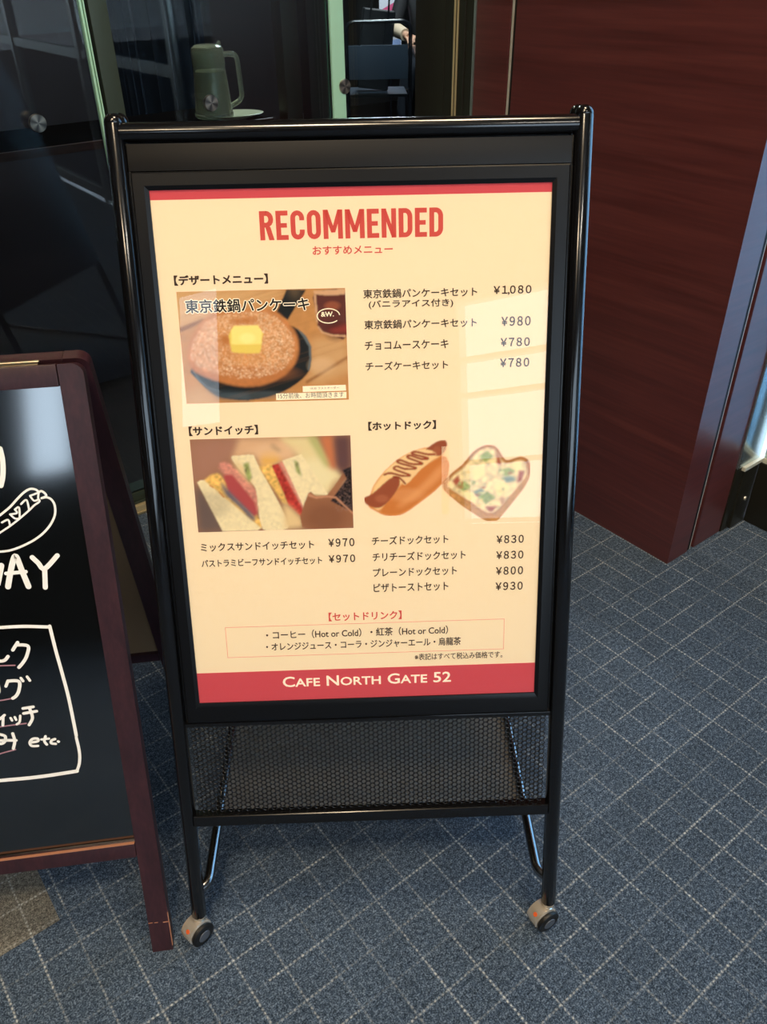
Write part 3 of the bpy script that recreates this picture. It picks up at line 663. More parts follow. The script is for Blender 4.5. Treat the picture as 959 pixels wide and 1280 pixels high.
CHALK = [
   (0.007, [[-0.1772, 0.8561], [-0.1486, 0.8751], [-0.1342, 0.8851], [-0.1218, 0.8965], [-0.1095, 0.9066], [-0.0993, 0.9114], [-0.0911, 0.91], [-0.0865, 0.9057], [-0.0822, 0.9065], [-0.0771, 0.9015], [-0.0769, 0.8974], [-0.0841, 0.8949]]),
   (0.007, [[-0.0841, 0.8949], [-0.0766, 0.8958], [-0.0698, 0.8918], [-0.066, 0.8823], [-0.0672, 0.8687], [-0.0722, 0.8577], [-0.0803, 0.8469], [-0.0917, 0.8364], [-0.106, 0.8273], [-0.1199, 0.821], [-0.1358, 0.8155], [-0.1512, 0.8124], [-0.1724, 0.8128], [-0.1888, 0.8156]]),
   (0.006, [[-0.0865, 0.9057], [-0.0892, 0.8958], [-0.0881, 0.89], [-0.0975, 0.8841], [-0.1062, 0.8769], [-0.123, 0.8647], [-0.1397, 0.8537], [-0.1538, 0.8458], [-0.1726, 0.8349]]),
   (0.006, [[-0.1011, 0.9003], [-0.0962, 0.8919], [-0.0886, 0.8935]]),
   (0.006, [[-0.1011, 0.9003], [-0.0867, 0.9046]]),
   (0.006, [[-0.1169, 0.8881], [-0.1075, 0.894], [-0.1062, 0.8769]]),
   (0.006, [[-0.1278, 0.88], [-0.121, 0.8828], [-0.123, 0.8647]]),
   (0.006, [[-0.1364, 0.8728], [-0.1303, 0.8654], [-0.123, 0.8647]]),
   (0.006, [[-0.1512, 0.8605], [-0.1411, 0.8641], [-0.1397, 0.8537]]),
   (0.006, [[-0.1278, 0.88], [-0.1256, 0.8741], [-0.1364, 0.8728]]),
   (0.015, [[-0.1609, 0.7514], [-0.1517, 0.779], [-0.1426, 0.8005], [-0.1386, 0.7989], [-0.1342, 0.7748], [-0.129, 0.7485]]),
   (0.01, [[-0.16, 0.7744], [-0.1289, 0.7743]]),
   (0.015, [[-0.1747, 0.8002], [-0.1786, 0.7544], [-0.165, 0.7886]]),
   (0.015, [[-0.1897, 0.7993], [-0.1914, 0.7546], [-0.1772, 0.7863]]),
   (0.013, [[-0.1148, 0.7977], [-0.1073, 0.7875], [-0.0989, 0.7765], [-0.0755, 0.7969]]),
   (0.013, [[-0.0987, 0.7764], [-0.103, 0.7441]]),
   (0.013, [[-0.1332, 0.9796], [-0.1324, 0.9642], [-0.1339, 0.9489], [-0.1372, 0.9337], [-0.1422, 0.9207]]),
   (0.011, [[-0.2152, 0.6832], [-0.1829, 0.6816], [-0.1483, 0.6796], [-0.1074, 0.6738]]),
   (0.011, [[-0.1072, 0.6755], [-0.1045, 0.6302], [-0.101, 0.5891], [-0.0975, 0.5394], [-0.0961, 0.4676]]),
   (0.01, [[-0.0967, 0.4637], [-0.0958, 0.4351], [-0.0991, 0.4137], [-0.1057, 0.3981]]),
   (0.013, [[-0.1057, 0.3981], [-0.1504, 0.3961], [-0.1875, 0.3958], [-0.2333, 0.3974], [-0.2674, 0.3989]]),
   (0.011, [[-0.1629, 0.652], [-0.1728, 0.6394]]),
   (0.011, [[-0.1658, 0.6479], [-0.1477, 0.644], [-0.1515, 0.6282], [-0.1591, 0.6164], [-0.1685, 0.6069]]),
   (0.011, [[-0.2023, 0.6466], [-0.2043, 0.6293], [-0.1978, 0.6223], [-0.189, 0.6225], [-0.1824, 0.6288]]),
   (0.01, [[-0.1901, 0.5846], [-0.1952, 0.5749]]),
   (0.011, [[-0.1902, 0.5841], [-0.1729, 0.5812], [-0.1757, 0.5648], [-0.1819, 0.5552], [-0.1881, 0.5514]]),
   (0.009, [[-0.1686, 0.587], [-0.1662, 0.5811]]),
   (0.009, [[-0.1583, 0.5884], [-0.1551, 0.5808]]),
   (0.009, [[-0.2071, 0.5828], [-0.2078, 0.5662], [-0.2188, 0.5547]]),
   (0.01, [[-0.1749, 0.5304], [-0.1578, 0.5314]]),
   (0.01, [[-0.1754, 0.521], [-0.1537, 0.5225]]),
   (0.01, [[-0.164, 0.5282], [-0.1624, 0.511], [-0.1702, 0.4982]]),
   (0.008, [[-0.1978, 0.515], [-0.1964, 0.5101]]),
   (0.008, [[-0.1909, 0.516], [-0.1896, 0.5105]]),
   (0.008, [[-0.1816, 0.5174], [-0.1847, 0.5059], [-0.19, 0.5019]]),
   (0.009, [[-0.2067, 0.5219], [-0.2158, 0.5153]]),
   (0.009, [[-0.2096, 0.5184], [-0.2128, 0.503]]),
   (0.01, [[-0.2219, 0.487], [-0.2127, 0.4818], [-0.2156, 0.4715], [-0.223, 0.4685], [-0.2287, 0.4746], [-0.213, 0.4739], [-0.1963, 0.4716]]),
   (0.01, [[-0.1996, 0.4854], [-0.1988, 0.4706], [-0.2035, 0.4565]]),
   (0.009, [[-0.1725, 0.4644], [-0.1609, 0.4655], [-0.1612, 0.4704], [-0.1691, 0.4707], [-0.1747, 0.4647], [-0.1725, 0.4577], [-0.1624, 0.4563]]),
   (0.009, [[-0.147, 0.4731], [-0.1503, 0.4641], [-0.1474, 0.457]]),
   (0.008, [[-0.1547, 0.4679], [-0.1421, 0.4679]]),
   (0.009, [[-0.1322, 0.4657], [-0.1382, 0.4638], [-0.1397, 0.4587], [-0.1325, 0.4563]]),
   (0.009, [[-0.1279, 0.4606], [-0.1271, 0.4599]]),
]
PINK = [
   (0.004, [[-0.2082, 0.6134], [-0.1951, 0.6131], [-0.1744, 0.6114]]),
   (0.004, [[-0.2197, 0.5496], [-0.2063, 0.5498], [-0.1881, 0.5514]]),
   (0.004, [[-0.2289, 0.4985], [-0.215, 0.5007], [-0.1746, 0.5015]]),
   (0.004, [[-0.2383, 0.4465], [-0.224, 0.4499], [-0.2005, 0.454]]),
]

# ------------------------------------------------------------------ the printed poster (millimetres from its lower left corner)
GLOW = 0.37
def ink(name, col): return mat('print_'+name, col, 0.6, spec=0.2, emit=GLOW)
PAPER = (243, 218, 182)
P_paper = ink('paper', PAPER); P_red = ink('red', (202, 78, 70)); P_band = ink('band', (203, 74, 82)); P_ink = ink('ink', (60, 44, 36))
P_cap = ink('cap', (30, 26, 24)); P_gray = ink('gray', (110, 100, 88)); P_white = ink('white', (255, 240, 215)); P_line = ink('line', (216, 128, 108)); P_label = ink('label', (250, 236, 206))
INK = dict(wood=(190, 134, 80), wood_light=(208, 164, 114), wood_pale=(200, 154, 106), pancake=(202, 140, 90), pancake_rim=(188, 118, 66), bread=(232, 212, 170), egg=(228, 182, 100), ham=(206, 136, 118),
    tomato=(178, 58, 50), cheese=(230, 206, 156), bun=(212, 138, 76), bag_dark=(40, 31, 34), wood_line=(136, 84, 44), iron=(28, 31, 34), iron_blue=(62, 76, 86), iron_edge=(96, 104, 108), pancake_dark=(184, 116, 64),
    butter=(240, 220, 130), butter_side=(226, 198, 98), cola=(92, 46, 42), cola_red=(136, 52, 44), glass_rim=(206, 160, 122), label=(250, 236, 206), brown=(150, 106, 82), brown_pink=(166, 118, 98),
    brown_grey=(108, 88, 82), crust_blur=(212, 168, 130), egg_blur=(222, 170, 92), dark_blur=(104, 66, 54), bread_blur=(222, 200, 150), green_blur=(182, 178, 116), tomato_blur=(196, 116, 76), dark_brown=(98, 66, 66),
    egg_dark=(196, 128, 58), tomato_pink=(172, 74, 74), leaf_blue=(96, 92, 108), bread_warm=(222, 190, 140), leaf=(136, 142, 84), paper_brown=(148, 96, 68), paper_edge=(190, 132, 100), bun_light=(238, 196, 136),
    bun_front=(200, 118, 56), bun_glow=(218, 146, 88), sausage=(150, 76, 48), cream=(236, 196, 140), crust=(176, 112, 60), crust_side=(192, 136, 78), green=(148, 158, 92), red=(168, 84, 62), pale=(238, 220, 160),
    blue=(126, 140, 132), ketchup=(130, 44, 26))
SOFT = dict(wood_light=7, wood_pale=6, wood_line=1.6, iron_blue=4, pancake_rim=1.6, pancake=4, pancake_dark=3, brown_pink=9, brown_grey=6, crust_blur=5, egg_blur=4, dark_blur=3, bread_blur=4, green_blur=4, tomato_blur=4,
    dark_brown=5, egg=1.6, ham=1.6, tomato=1.2, tomato_pink=1.6, leaf_blue=2.4, leaf=1.8, bread_warm=4, bun_glow=4, bun_front=1.6, bun_light=1.4, cream=1.2, green=1.8, red=1.8, pale=1.8, blue=1.8, cheese=1.4, cola_red=3, glass_rim=.9, paper_edge=.8)
GRAIN = dict(pancake=(.07, 1.8), pancake_rim=(.06, 2.5), bread=(.03, 1.6), egg=(.12, 1.6), ham=(.10, 1.6), tomato=(.16, 1.6), cheese=(.12, 2.2), bag_dark=(.5, 1.2), crust=(.08, 2), crust_side=(.08, 2), wood=(.03, 3), bun=(.03, 3), leaf=(.2, 1.4), green=(.15, 1.4))
import numpy as np
class Print:
    """a printed photograph: soft-edged shapes laid over each other on a fine grid of coloured cells (mm)"""
    def __init__(s, pts, step=0.8):
        xs = [p[0] for p in pts]; ys = [p[1] for p in pts]
        s.x0, s.x1, s.y0, s.y1 = min(xs), max(xs), min(ys), max(ys)
        s.nx = max(2, int((s.x1-s.x0)/step)); s.ny = max(2, int((s.y1-s.y0)/step))
        s.gx, s.gy = np.meshgrid(np.linspace(s.x0, s.x1, s.nx+1), np.linspace(s.y0, s.y1, s.ny+1))
        s.st = (s.x1-s.x0)/s.nx; s.im = np.zeros(s.gx.shape+(3,)); s.rng = np.random.default_rng(5)
    def _blur(s, m, r):
        k = int(round(r/s.st))
        if k < 1: return m
        for ax in (0, 1):
            for _ in range(2):
                c = np.cumsum(np.pad(m, [(k+1, k) if a == ax else (0, 0) for a in (0, 1)], mode='edge'), axis=ax)
                n = m.shape[ax]
                m = (np.take(c, np.arange(2*k+1, 2*k+1+n), ax) - np.take(c, np.arange(0, n), ax))/(2*k+1)
        return m
    def noise(s, scale):
        m = s.rng.standard_normal(s.gx.shape); m = s._blur(m, scale); return m/(m.std()+1e-9)
    def lay(s, m, col, alpha=1.0, nz=None):
        c = np.array(lin(col)[:3])[None, None, :]*np.ones(s.gx.shape+(1,))
        if nz: c = np.clip(c*(1 + nz[0]*s.noise(nz[1])[..., None]), 0, 1)
        m = (m*alpha)[..., None]; s.im = s.im*(1-m) + c*m
    def mask(s, pts):
        ins = np.zeros(s.gx.shape, bool); n = len(pts)
        for i in range(n):
            (xa, ya), (xb, yb) = pts[i], pts[(i+1) % n]
            if ya == yb: continue
            c = ((ya > s.gy) != (yb > s.gy)) & (s.gx < (xb-xa)*(s.gy-ya)/(yb-ya)+xa); ins ^= c
        return ins.astype(float)
    def poly(s, pts, col, blur=0.8, alpha=1.0, nz=None): s.lay(s._blur(s.mask(pts), blur), col, alpha, nz)
    def P(s, u, v): return (s.x0+u*(s.x1-s.x0), s.y0+v*(s.y1-s.y0))
    def blob(s, u, v, ru, rv, col, alpha=.6, soft=.5):
        cx, cy = s.P(u, v); d = np.sqrt(((s.gx-cx)/(ru*(s.x1-s.x0)))**2 + ((s.gy-cy)/(rv*(s.y1-s.y0)))**2)
        s.lay(np.clip((1-d)/soft, 0, 1), col, alpha)
    def line(s, pts, wd, col, blur=.5, alpha=1.0):
        p = smooth_path([Vector(q) for q in pts]); m = np.zeros(s.gx.shape)
        for a, b in zip(p, p[1:]):
            dx, dy = b.x-a.x, b.y-a.y; L = dx*dx+dy*dy+1e-9
            t = np.clip(((s.gx-a.x)*dx+(s.gy-a.y)*dy)/L, 0, 1)
            m = np.maximum(m, (np.hypot(s.gx-a.x-t*dx, s.gy-a.y-t*dy) < wd/2).astype(float))
        s.lay(s._blur(m, blur), col, alpha)
    def dots(s, pts, n, col, alpha, keep=None):
        m = s.mask(pts); w = np.argwhere(m > .5); d = np.zeros(s.gx.shape)
        for i in s.rng.choice(len(w), n): d[w[i][0], w[i][1]] = 1
        if keep is not None: d *= keep
        s.lay(np.clip(s._blur(d, s.st)*2.2, 0, 1), col, alpha)
    def add_to(s, mb, z, mi):
        bm = mb.bm; la = bm.verts.layers.float_color.get('ink') or bm.verts.layers.float_color.new('ink')
        rows = []
        for j in range(s.ny+1):
            r = []
            for i in range(s.nx+1):
                v = bm.verts.new((s.gx[j, i], s.gy[j, i], z)); v[la] = (*s.im[j, i], 1.0); r.append(v)
            rows.append(r)
        for j in range(s.ny):
            for i in range(s.nx):
                f = bm.faces.new((rows[j][i], rows[j][i+1], rows[j+1][i+1], rows[j+1][i])); f.material_index = mi
def print_mat():
    m = ink('photo_ink', (128, 128, 128)); k = NT(m); a = k.n('ShaderNodeAttribute', attribute_name='ink')
    k.l(a.outputs['Color'], k.b.inputs['Base Color']); k.l(a.outputs['Color'], k.b.inputs['Emission Color']); return m
P_photo = print_mat()
def rounded(poly, n=3):
    pp = [Vector(q) for q in poly]; m = len(pp); pts = []
    for i in range(m):
        a, b, c, d = pp[i-1], pp[i], pp[(i+1) % m], pp[(i+2) % m]
        for j in range(n):
            q = j/n; pts.append(tuple(0.5*((2*b)+(c-a)*q+(2*a-5*b+4*c-d)*q*q+(3*b-a-3*c+d)*q**3)))
    return pts
_dg_scene = bpy.context.view_layer
def glyphs(s, bold, caps=False, serif=False):
    cu = bpy.data.curves.new('glyphs', 'FONT'); cu.body = s; cu.size = 1.0; cu.resolution_u = 3; cu.space_character = 0.60 if s[0] == '￥' else 1.0; cu.offset = 0.0
    if caps:
        cu.small_caps_scale = 0.8
        for i, ch in enumerate(s):
            if ch.islower(): cu.body_format[i].use_small_caps = True
    ob = bpy.data.objects.new('glyphs', cu); C.objects.link(ob)
    dg = bpy.context.evaluated_depsgraph_get(); dg.update()
    me = bpy.data.meshes.new_from_object(ob.evaluated_get(dg))
    bpy.data.objects.remove(ob); bpy.data.curves.remove(cu)
    return me
def set_text(mb, s, u0, v0, u1, v1, z, mi, bold, caps=False, grow=0.0, ref=None):
    me = glyphs(s, bold, caps)
    xs = [v.co.x for v in me.vertices]; ys = [v.co.y for v in me.vertices]
    if ref is None: ref = (min(xs), max(xs), min(ys), max(ys))
    sx = (u1-u0)/(ref[1]-ref[0]); sy = (v1-v0)/(ref[3]-ref[2])
    d = bold
    for k, (dx, dy) in enumerate([(0, 0)] + ([(d, 0), (-d, 0), (0, d), (0, -d), (.7*d, .7*d), (-.7*d, .7*d), (.7*d, -.7*d), (-.7*d, -.7*d)] if d else [])):
        vs = [mb.bm.verts.new((u0+(v.co.x-ref[0])*sx+dx, v0+(v.co.y-ref[2])*sy+dy, z-.004*k)) for v in me.vertices]
        for p in me.polygons:
            try:
                f = mb.bm.faces.new([vs[i] for i in p.vertices]); f.material_index = mi
            except ValueError: pass
    bpy.data.meshes.remove(me)
    return ref
# condensed grotesque capitals drawn as strokes on a unit-high grid (x in cap heights)
def condensed_caps(mb, word, u0, v0, u1, v1, z, mi):
    W = .165
    def arc(cx, cy, rx, ry, a0, a1, n=8): return [(cx+rx*math.cos(R(a0+(a1-a0)*i/n)), cy+ry*math.sin(R(a0+(a1-a0)*i/n))) for i in range(n+1)]
    def band(path, w=W):
        out = []
        for i, p in enumerate(path):
            a = Vector(path[max(i-1, 0)]); b = Vector(path[min(i+1, len(path)-1)]); t = (b-a).normalized(); out.append((Vector(p), Vector((-t.y, t.x))*w/2))
        return [[tuple(p-n) , tuple(q-m), tuple(q+m), tuple(p+n)] for (p, n), (q, m) in zip(out, out[1:])]
    def rect(a, b, c, d): return [(a, c), (b, c), (b, d), (a, d)]
    h = W/2; cw = .47
    def glyph(ch):
        x1 = cw
        if ch == 'E': return [rect(0, W, 0, 1), rect(W, .41, 0, W), rect(W, .37, .42, .42+W*.95), rect(W, .41, 1-W, 1)], .41
        if ch == 'N': return [rect(0, W, 0, 1), rect(x1+.03-W, x1+.03, 0, 1), [(W*.9, 1), (W*.05, 1), (x1+.03-W*.9, 0), (x1+.03-W*.05, 0)]], x1+.03
        if ch == 'M': return [rect(0, W, 0, 1), rect(.66-W, .66, 0, 1), [(W*.05, 1), (.33-.07, .22), (.33+.07, .22), (W, 1)], [(.66-W*.05, 1), (.66-W, 1), (.33-.07, .22), (.33+.07, .22)]], .66
        if ch == 'D': return [rect(0, W, 0, 1)] + band([(W, 1-h), (.22, 1-h)] + arc(.22, .5+.21, cw-h-.22, .5-h-.21, 90, 0) + arc(.22, .5-.21, cw-h-.22, .5-h-.21, 0, -90) + [(W, h)]), x1
        if ch == 'O': return band(arc(.235, .5+.24, .235-h, .26-h, 0, 180) + arc(.235, .5-.24, .235-h, .26-h, 180, 360) + [(cw-h, .75)]), x1
        if ch == 'C': return band([(cw-h, .66)] + arc(.235, .5+.24, .235-h, .26-h, 0, 180) + arc(.235, .5-.24, .235-h, .26-h, 180, 360) + [(cw-h, .34)]), x1
        if ch == 'R': return [rect(0, W, 0, 1), [(.19, .46), (.36, .46), (x1+.01, 0), (x1-.17, 0)]] + band([(W, 1-h), (.23, 1-h)] + arc(.23, .80-.08, cw-h-.23, .20, 90, -90) + [(W, .52)]), x1
    x = 0; quads = []
    for ch in word:
        q, wd = glyph(ch); quads += [[(px+x, py) for px, py in poly] for poly in q]; x += wd + .085
    x -= .085
    for poly in quads:
        mb.flat([(u0+px/x*(u1-u0), v0+py*(v1-v0)) for px, py in poly], z, mi)
def wide(s):
    """prices are set in the full-width figures of the Japanese face"""
    return ''.join(chr(ord(c)+0xFEE0) if c in '0123456789' else c for c in s) if s[0] == '￥' else s
MM = Matrix.Diagonal((.001, .001, .001, 1))
def poster():
    M = Matrix.Translation((BASE.x, BASE.y, 0)) @ Matrix.Rotation(YAW, 4, 'Z') @ PANEL @ Matrix.Translation((.03889, .44804, 0.0))
    root = empty('menu_poster', M=M)
    tag(root, 'lit cream RECOMMENDED menu poster with food photos held in the black stand', 'poster')
    MB().box(-.5, 584.5, -.5, 831.5, -5.5, 0).build('sheet', P_paper, root, MM)
    MB().flat([(-.5, 816.6), (584.5, 816.6), (584.5, 831.5), (-.5, 831.5)], .25).build('header_band', P_band, root, MM)
    MB().flat([(-.5, -.5), (584.5, -.5), (584.5, 57.9), (-.5, 57.9)], .25).build('footer_band', P_band, root, MM)
    inks = dict(red=0, ink=1, paper=2)
    for s, u0, u1, v0, v1, c, b in TEXT:
        if c not in inks: continue
        t = MB()
        if s == 'RECOMMENDED': condensed_caps(t, s, u0, v0, u1, v1, .55, 0)
        else: set_text(t, wide(s), u0, v0, u1, v1, .55, 0, (.36 if s[0] == '￥' else {.3: .24, .9: .55, .6: .36, .4: .45}.get(b, .12)), caps=s.startswith('Cafe'))
        t.build('text_line', [(P_red, P_ink, P_white)[inks[c]]], root, MM, recalc=False)
    fr = MB(); x0, x1, y0, y1 = 56.3, 528.4, 85.6, 142.2
    for a, b, c, d in ((x0, x1, y0, y0+.7), (x0, x1, y1-.7, y1), (x0, x0+.7, y0, y1), (x1-.7, x1, y0, y1)): fr.flat([(a, c), (b, c), (b, d), (a, d)], .4)
    fr.build('drinks_box', P_line, root, MM, recalc=False)
    def picture(name, layers, paint=None, extra=None, paper=False):
        allp = [q for nm, poly in layers for q in poly]
        if not paper: allp = layers[0][1]
        pr = Print(allp); 
        if paper:
            pr.x0 -= 3; pr.lay(np.ones(pr.gx.shape), PAPER)
        for nm, poly in layers:
            if nm == 'label': continue
            first = not paper and nm == layers[0][0] and poly is layers[0][1]
            sharp = nm in ('iron_edge', 'paper_edge', 'bag_dark', 'glass_rim') or len(poly) < 7
            if first: pr.lay(np.ones(pr.gx.shape), INK[nm], 1, GRAIN.get(nm)); continue
            pr.poly(poly if sharp else rounded(poly), INK[nm], SOFT.get(nm, .9), 1, GRAIN.get(nm))
            if paint: paint(pr, nm, poly)
        if paint: paint(pr, None, None)
        mb = MB(); pr.add_to(mb, .3, 0); mats = [P_photo]
        if extra: extra(mb, mats)
        return mb.build(name, mats, root, MM, recalc=False)
    def pc_paint(pr, nm, poly):
        if nm == 'wood_line' or nm == 'wood_pale':
            for k in range(14):
                y = pr.rng.uniform(0, 1); pr.line([pr.P(-.05, y-.1), pr.P(.5, y+.12), pr.P(1.05, y+.36)], 1.4, (160, 106, 58), 1.2, .12)
        if nm == 'iron_blue': pr.blob(.45, .06, .3, .05, (90, 100, 106), .35); pr.blob(.84, .32, .10, .10, (226, 190, 150), .35)
        if nm == 'pancake':
            ring = 1-np.clip(1.15-np.hypot((pr.gx-pr.P(.37, .5)[0])/52, (pr.gy-pr.P(.37, .52)[1])/40), 0, 1)
            pr.blob(.36, .62, .30, .26, (216, 156, 104), .35); pr.blob(.24, .40, .10, .22, (190, 122, 76), .3); pr.blob(.44, .26, .30, .10, (176, 106, 60), .45)
            pr.dots(poly, 2600, (246, 222, 190), .62, np.clip(ring*1.6, 0, 1)); pr.dots(poly, 500, (150, 84, 44), .45)
            pr.blob(.40, .42, .16, .12, (214, 150, 88), .3)
        if nm == 'butter': pr.blob(.40, .58, .06, .06, (250, 236, 160), .5)
        if nm == 'cola': pr.blob(.93, .62, .08, .10, (60, 28, 28), .5); pr.blob(.92, .85, .06, .05, (168, 92, 62), .6)
    def pc_extra(mb, mats):
        mats += [P_white, P_cap, P_gray, P_label]; w, c, g, lb = 1, 2, 3, 4
        for k, (nm, poly) in enumerate(PANCAKE):
            if nm == 'label': mb.flat(poly, .6 + .01*k, lb)
        for s, u0, u1, v0, v1, col, b in TEXT:
            if col == 'cap':
                ref = set_text(mb, s, u0, v0, u1, v1, 1.15, c, .42)
                set_text(mb, s, u0, v0, u1, v1, 1.0, w, 1.7, ref=ref)
            if col == 'gray': set_text(mb, s, u0, v0, u1, v1, 1.1, g, 0)
        # oval mark with a W on the glass
        o = LOGO; c0 = Vector(o[0]); rx = o[1][0]-o[0][0]; ry = o[2][1]-o[0][1]
        pts = [(c0.x+rx*math.cos(R(a)), c0.y-2+ry*.85*math.sin(R(a))) for a in range(8, 330, 14)]
        mb.stroke(pts, 1.6, 1.0, lb)
        set_text(mb, '&W.', o[3][0]+1, o[5][1]+1, o[4][0]+1, o[3][1], 1.05, lb, .3)
    picture('pancake_photo', PANCAKE, pc_paint, pc_extra)
    def sw_paint(pr, nm, poly):
        if nm == 'bread':
            pr.dots(poly, 90, (210, 182, 136), .25)
        if nm == 'bread_blur': pr.blob(.78, .60, .16, .22, (236, 222, 182), .5); pr.blob(.52, .86, .2, .1, (226, 186, 146), .5)
        if nm == 'paper_brown': pr.blob(.82, .12, .16, .2, (118, 72, 50), .45); pr.blob(.92, .42, .08, .16, (166, 112, 80), .5)
        if nm is None:
            pr.dots([pr.P(.88, .18), pr.P(.99, .18), pr.P(.99, .6), pr.P(.93, .5)], 150, (150, 116, 104), .6)
            pr.blob(.1, .3, .16, .2, (96, 80, 78), .25)
    picture('sandwich_photo', SANDWICH, sw_paint)
    def hd_paint(pr, nm, poly):
        if nm == 'bun_glow': pr.blob(.50, .28, .26, .12, (228, 164, 108), .35)
        if nm == 'cream':
            pr.line(KETCHUP, 3.0, INK['ketchup'], .5); pr.line(KETCHUP2, 3.0, INK['ketchup'], .5)
            pr.line([(a-.8, b+.8) for a, b in KETCHUP], .9, (190, 96, 60), .5, .6)
        if nm is None: pr.blob(.22, .24, .10, .07, (182, 106, 74), .5); pr.blob(.86, .86, .06, .08, (176, 100, 66), .5)
    picture('hot_dog_photo', HOT_DOG, hd_paint, paper=True)
    def pz_paint(pr, nm, poly):
        if nm is None:
            for k in range(46):
                u, v = pr.rng.uniform(.12, .9), pr.rng.uniform(.2, .85)
                if abs(u-.55)+abs(v-.5) < .42: pr.blob(u, v, pr.rng.uniform(.02, .06), pr.rng.uniform(.02, .045), [(238, 222, 170), (156, 160, 104), (226, 196, 126), (170, 92, 66)][k % 4], .6, .7)
    picture('pizza_toast_photo', PIZZA_TOAST, pz_paint, paper=True)
    return root
poster()

# ------------------------------------------------------------------ the chalkboard easel
E_F = Vector((-0.42537, 0.80312, 0)); E_YAW = R(7.4); E_LEAN = R(18.93)
M_slate = mat('blackboard', (8, 10, 11), 0.10, spec=0.5, coat=1.0)
M_slate.node_tree.nodes['Principled BSDF'].inputs['Coat IOR'].default_value = 2.1
M_board_back = mat('hardboard_back', (128, 104, 78), 0.8)
M_chalk = mat('white_marker', (255, 252, 245), 0.7)
M_pink = mat('pink_marker', (176, 128, 140), 0.7)
M_brass = mat('brass_hinge', (226, 212, 184), 0.3, metal=1.0)
M_worn_highlight = mat('worn_wood_and_highlight', (176, 120, 92), 0.7)  # scuffed wood colour, also used to paint the bottom rail's edge highlight
CHALK_MORE = {
    'chalk_hot_dog': [[(-.1772, .8561), (-.21, .835), (-.235, .818), (-.243, .80), (-.232, .79), (-.2137, .797), (-.1888, .8156)], [(-.1726, .8349), (-.2, .818), (-.228, .80)]],
    'chalk_cup': [[(-.1422, .9207), (-.19, .915), (-.235, .922), (-.243, .98), (-.19, .986), (-.1332, .9796)]],
    'chalk_border': [[(-.2152, .6832), (-.4, .685)], [(-.4, .685), (-.405, .40)], [(-.405, .40), (-.2674, .3989)]]}
def easel():
    root = empty('chalkboard_easel', E_F, E_YAW)
    tag(root, 'dark-stained wooden A-frame chalkboard with a white hot dog drawing, cut off by the left edge', 'chalkboard')
    # easel plane: u right, v up the board, w out; the leg leans slightly so that the frame follows the photograph
    PL = Matrix(((1, 0, 0, -.006), (0, math.sin(E_LEAN), -math.cos(E_LEAN), 0), (0, math.cos(E_LEAN), math.sin(E_LEAN), 0), (0, 0, 0, 1)))
    H = 1.104; WE = 0.62; sw = .038; th = .022
    def stile(u1, H=H):
        m = MB(); r = .018
        poly = [(u1-sw, 0.0), (u1, 0.0)]
        if u1 > -.1: poly += [(u1-r+r*math.cos(R(a)), H-r+r*math.sin(R(a))) for a in range(0, 91, 15)] + [(u1-sw, H)]
        else: poly += [(u1, H)] + [(u1-sw+r+r*math.cos(R(a)), H-r+r*math.sin(R(a))) for a in range(90, 181, 15)]
        m.prism(poly, -th, 0); bmesh.ops.bevel(m.bm, geom=[e for e in m.bm.edges if len(e.link_faces) == 2 and e.calc_face_angle() > .9], offset=.0018, segments=2, affect='EDGES')
        return m
    u1 = .019
    st = stile(u1).build('stile', M_easel, root, PL); stile(u1-WE+sw).build('stile', M_easel, root, PL)
    MB().box(u1-sw+.0005, u1-sw+.008, .066, .0672, .0, .0006).box(u1-.011, u1-.0005, .064, .0655, 0, .0006).box(u1-.0265, u1-.02, .0655, .0665, 0, .0006).box(u1-.0008, u1+.0004, .01, .085, -.004, .0004).build('scuffs', M_worn_highlight, st, PL)
    MB().box(u1-WE+sw+.0006, u1-sw-.0022, 1.070, H, -th, -.001, None, .0015).build('top_rail', M_easel, root, PL)
    MB().box(u1-WE+sw+.0006, u1-sw-.0008, .2145, .2435, -th, .002, None, .003).build('bottom_rail', M_easel, root, PL)
    MB().box(u1-WE+sw+.001, u1-sw-.001, .2432, .2445, -.004, .0022).build('worn_edge_highlight', M_worn_highlight, root, PL)  # pale strip paints the highlight along the rail's worn upper edge
    MB().box(u1-WE+sw-.004, u1-sw+.004, .240, 1.075, -.016, -.010).build('board', M_slate, root, PL)
    for nm, rng in (('chalk_hot_dog', range(0, 10)), ('chalk_lettering', range(10, 16)), ('chalk_cup', range(16, 17)), ('chalk_border', range(17, 21)), ('chalk_writing', range(21, len(CHALK)))):
        ch = MB()
        for q, k in enumerate(rng):
            wd, pts = CHALK[k]; ch.stroke([(a+.006, b) for a, b in pts], wd*(.62 if 10 <= k < 17 else .52), -.0096 + .00002*q)
        for q, pts in enumerate(CHALK_MORE.get(nm, [])): ch.stroke([(a+.006, b) for a, b in pts], .0042, -.0093 + .00002*q)
        ch.build(nm, M_chalk, root, PL, recalc=False)
    for wd, pts in PINK: MB().stroke([(a+.006, b) for a, b in pts], wd*.6, -.0097).build('pink_underline', M_pink, root, PL, recalc=False)
    # rear frame
    top = PL @ Vector((0, H, -th)); rl = R(E_REAR)
    d = Vector((0, math.sin(rl), -math.cos(rl))); H2 = (top.z-.005)/math.cos(rl)
    RL = Matrix(((1, 0, 0, 0), (0, -d.y, math.cos(rl), top.y+.006+H2*d.y), (0, -d.z, math.sin(rl), top.z+.004+H2*d.z), (0, 0, 0, 1)))   # (u, v up, w back)
    RL = Matrix.Translation((-.009+.006, 0, 0)) @ RL
    for a, nm in ((u1, 'rear_stile'), (u1-WE+sw, 'rear_stile')):
        m = stile(a, H2); m.build(nm, M_easel, root, RL @ Matrix.Translation((0, 0, th)))
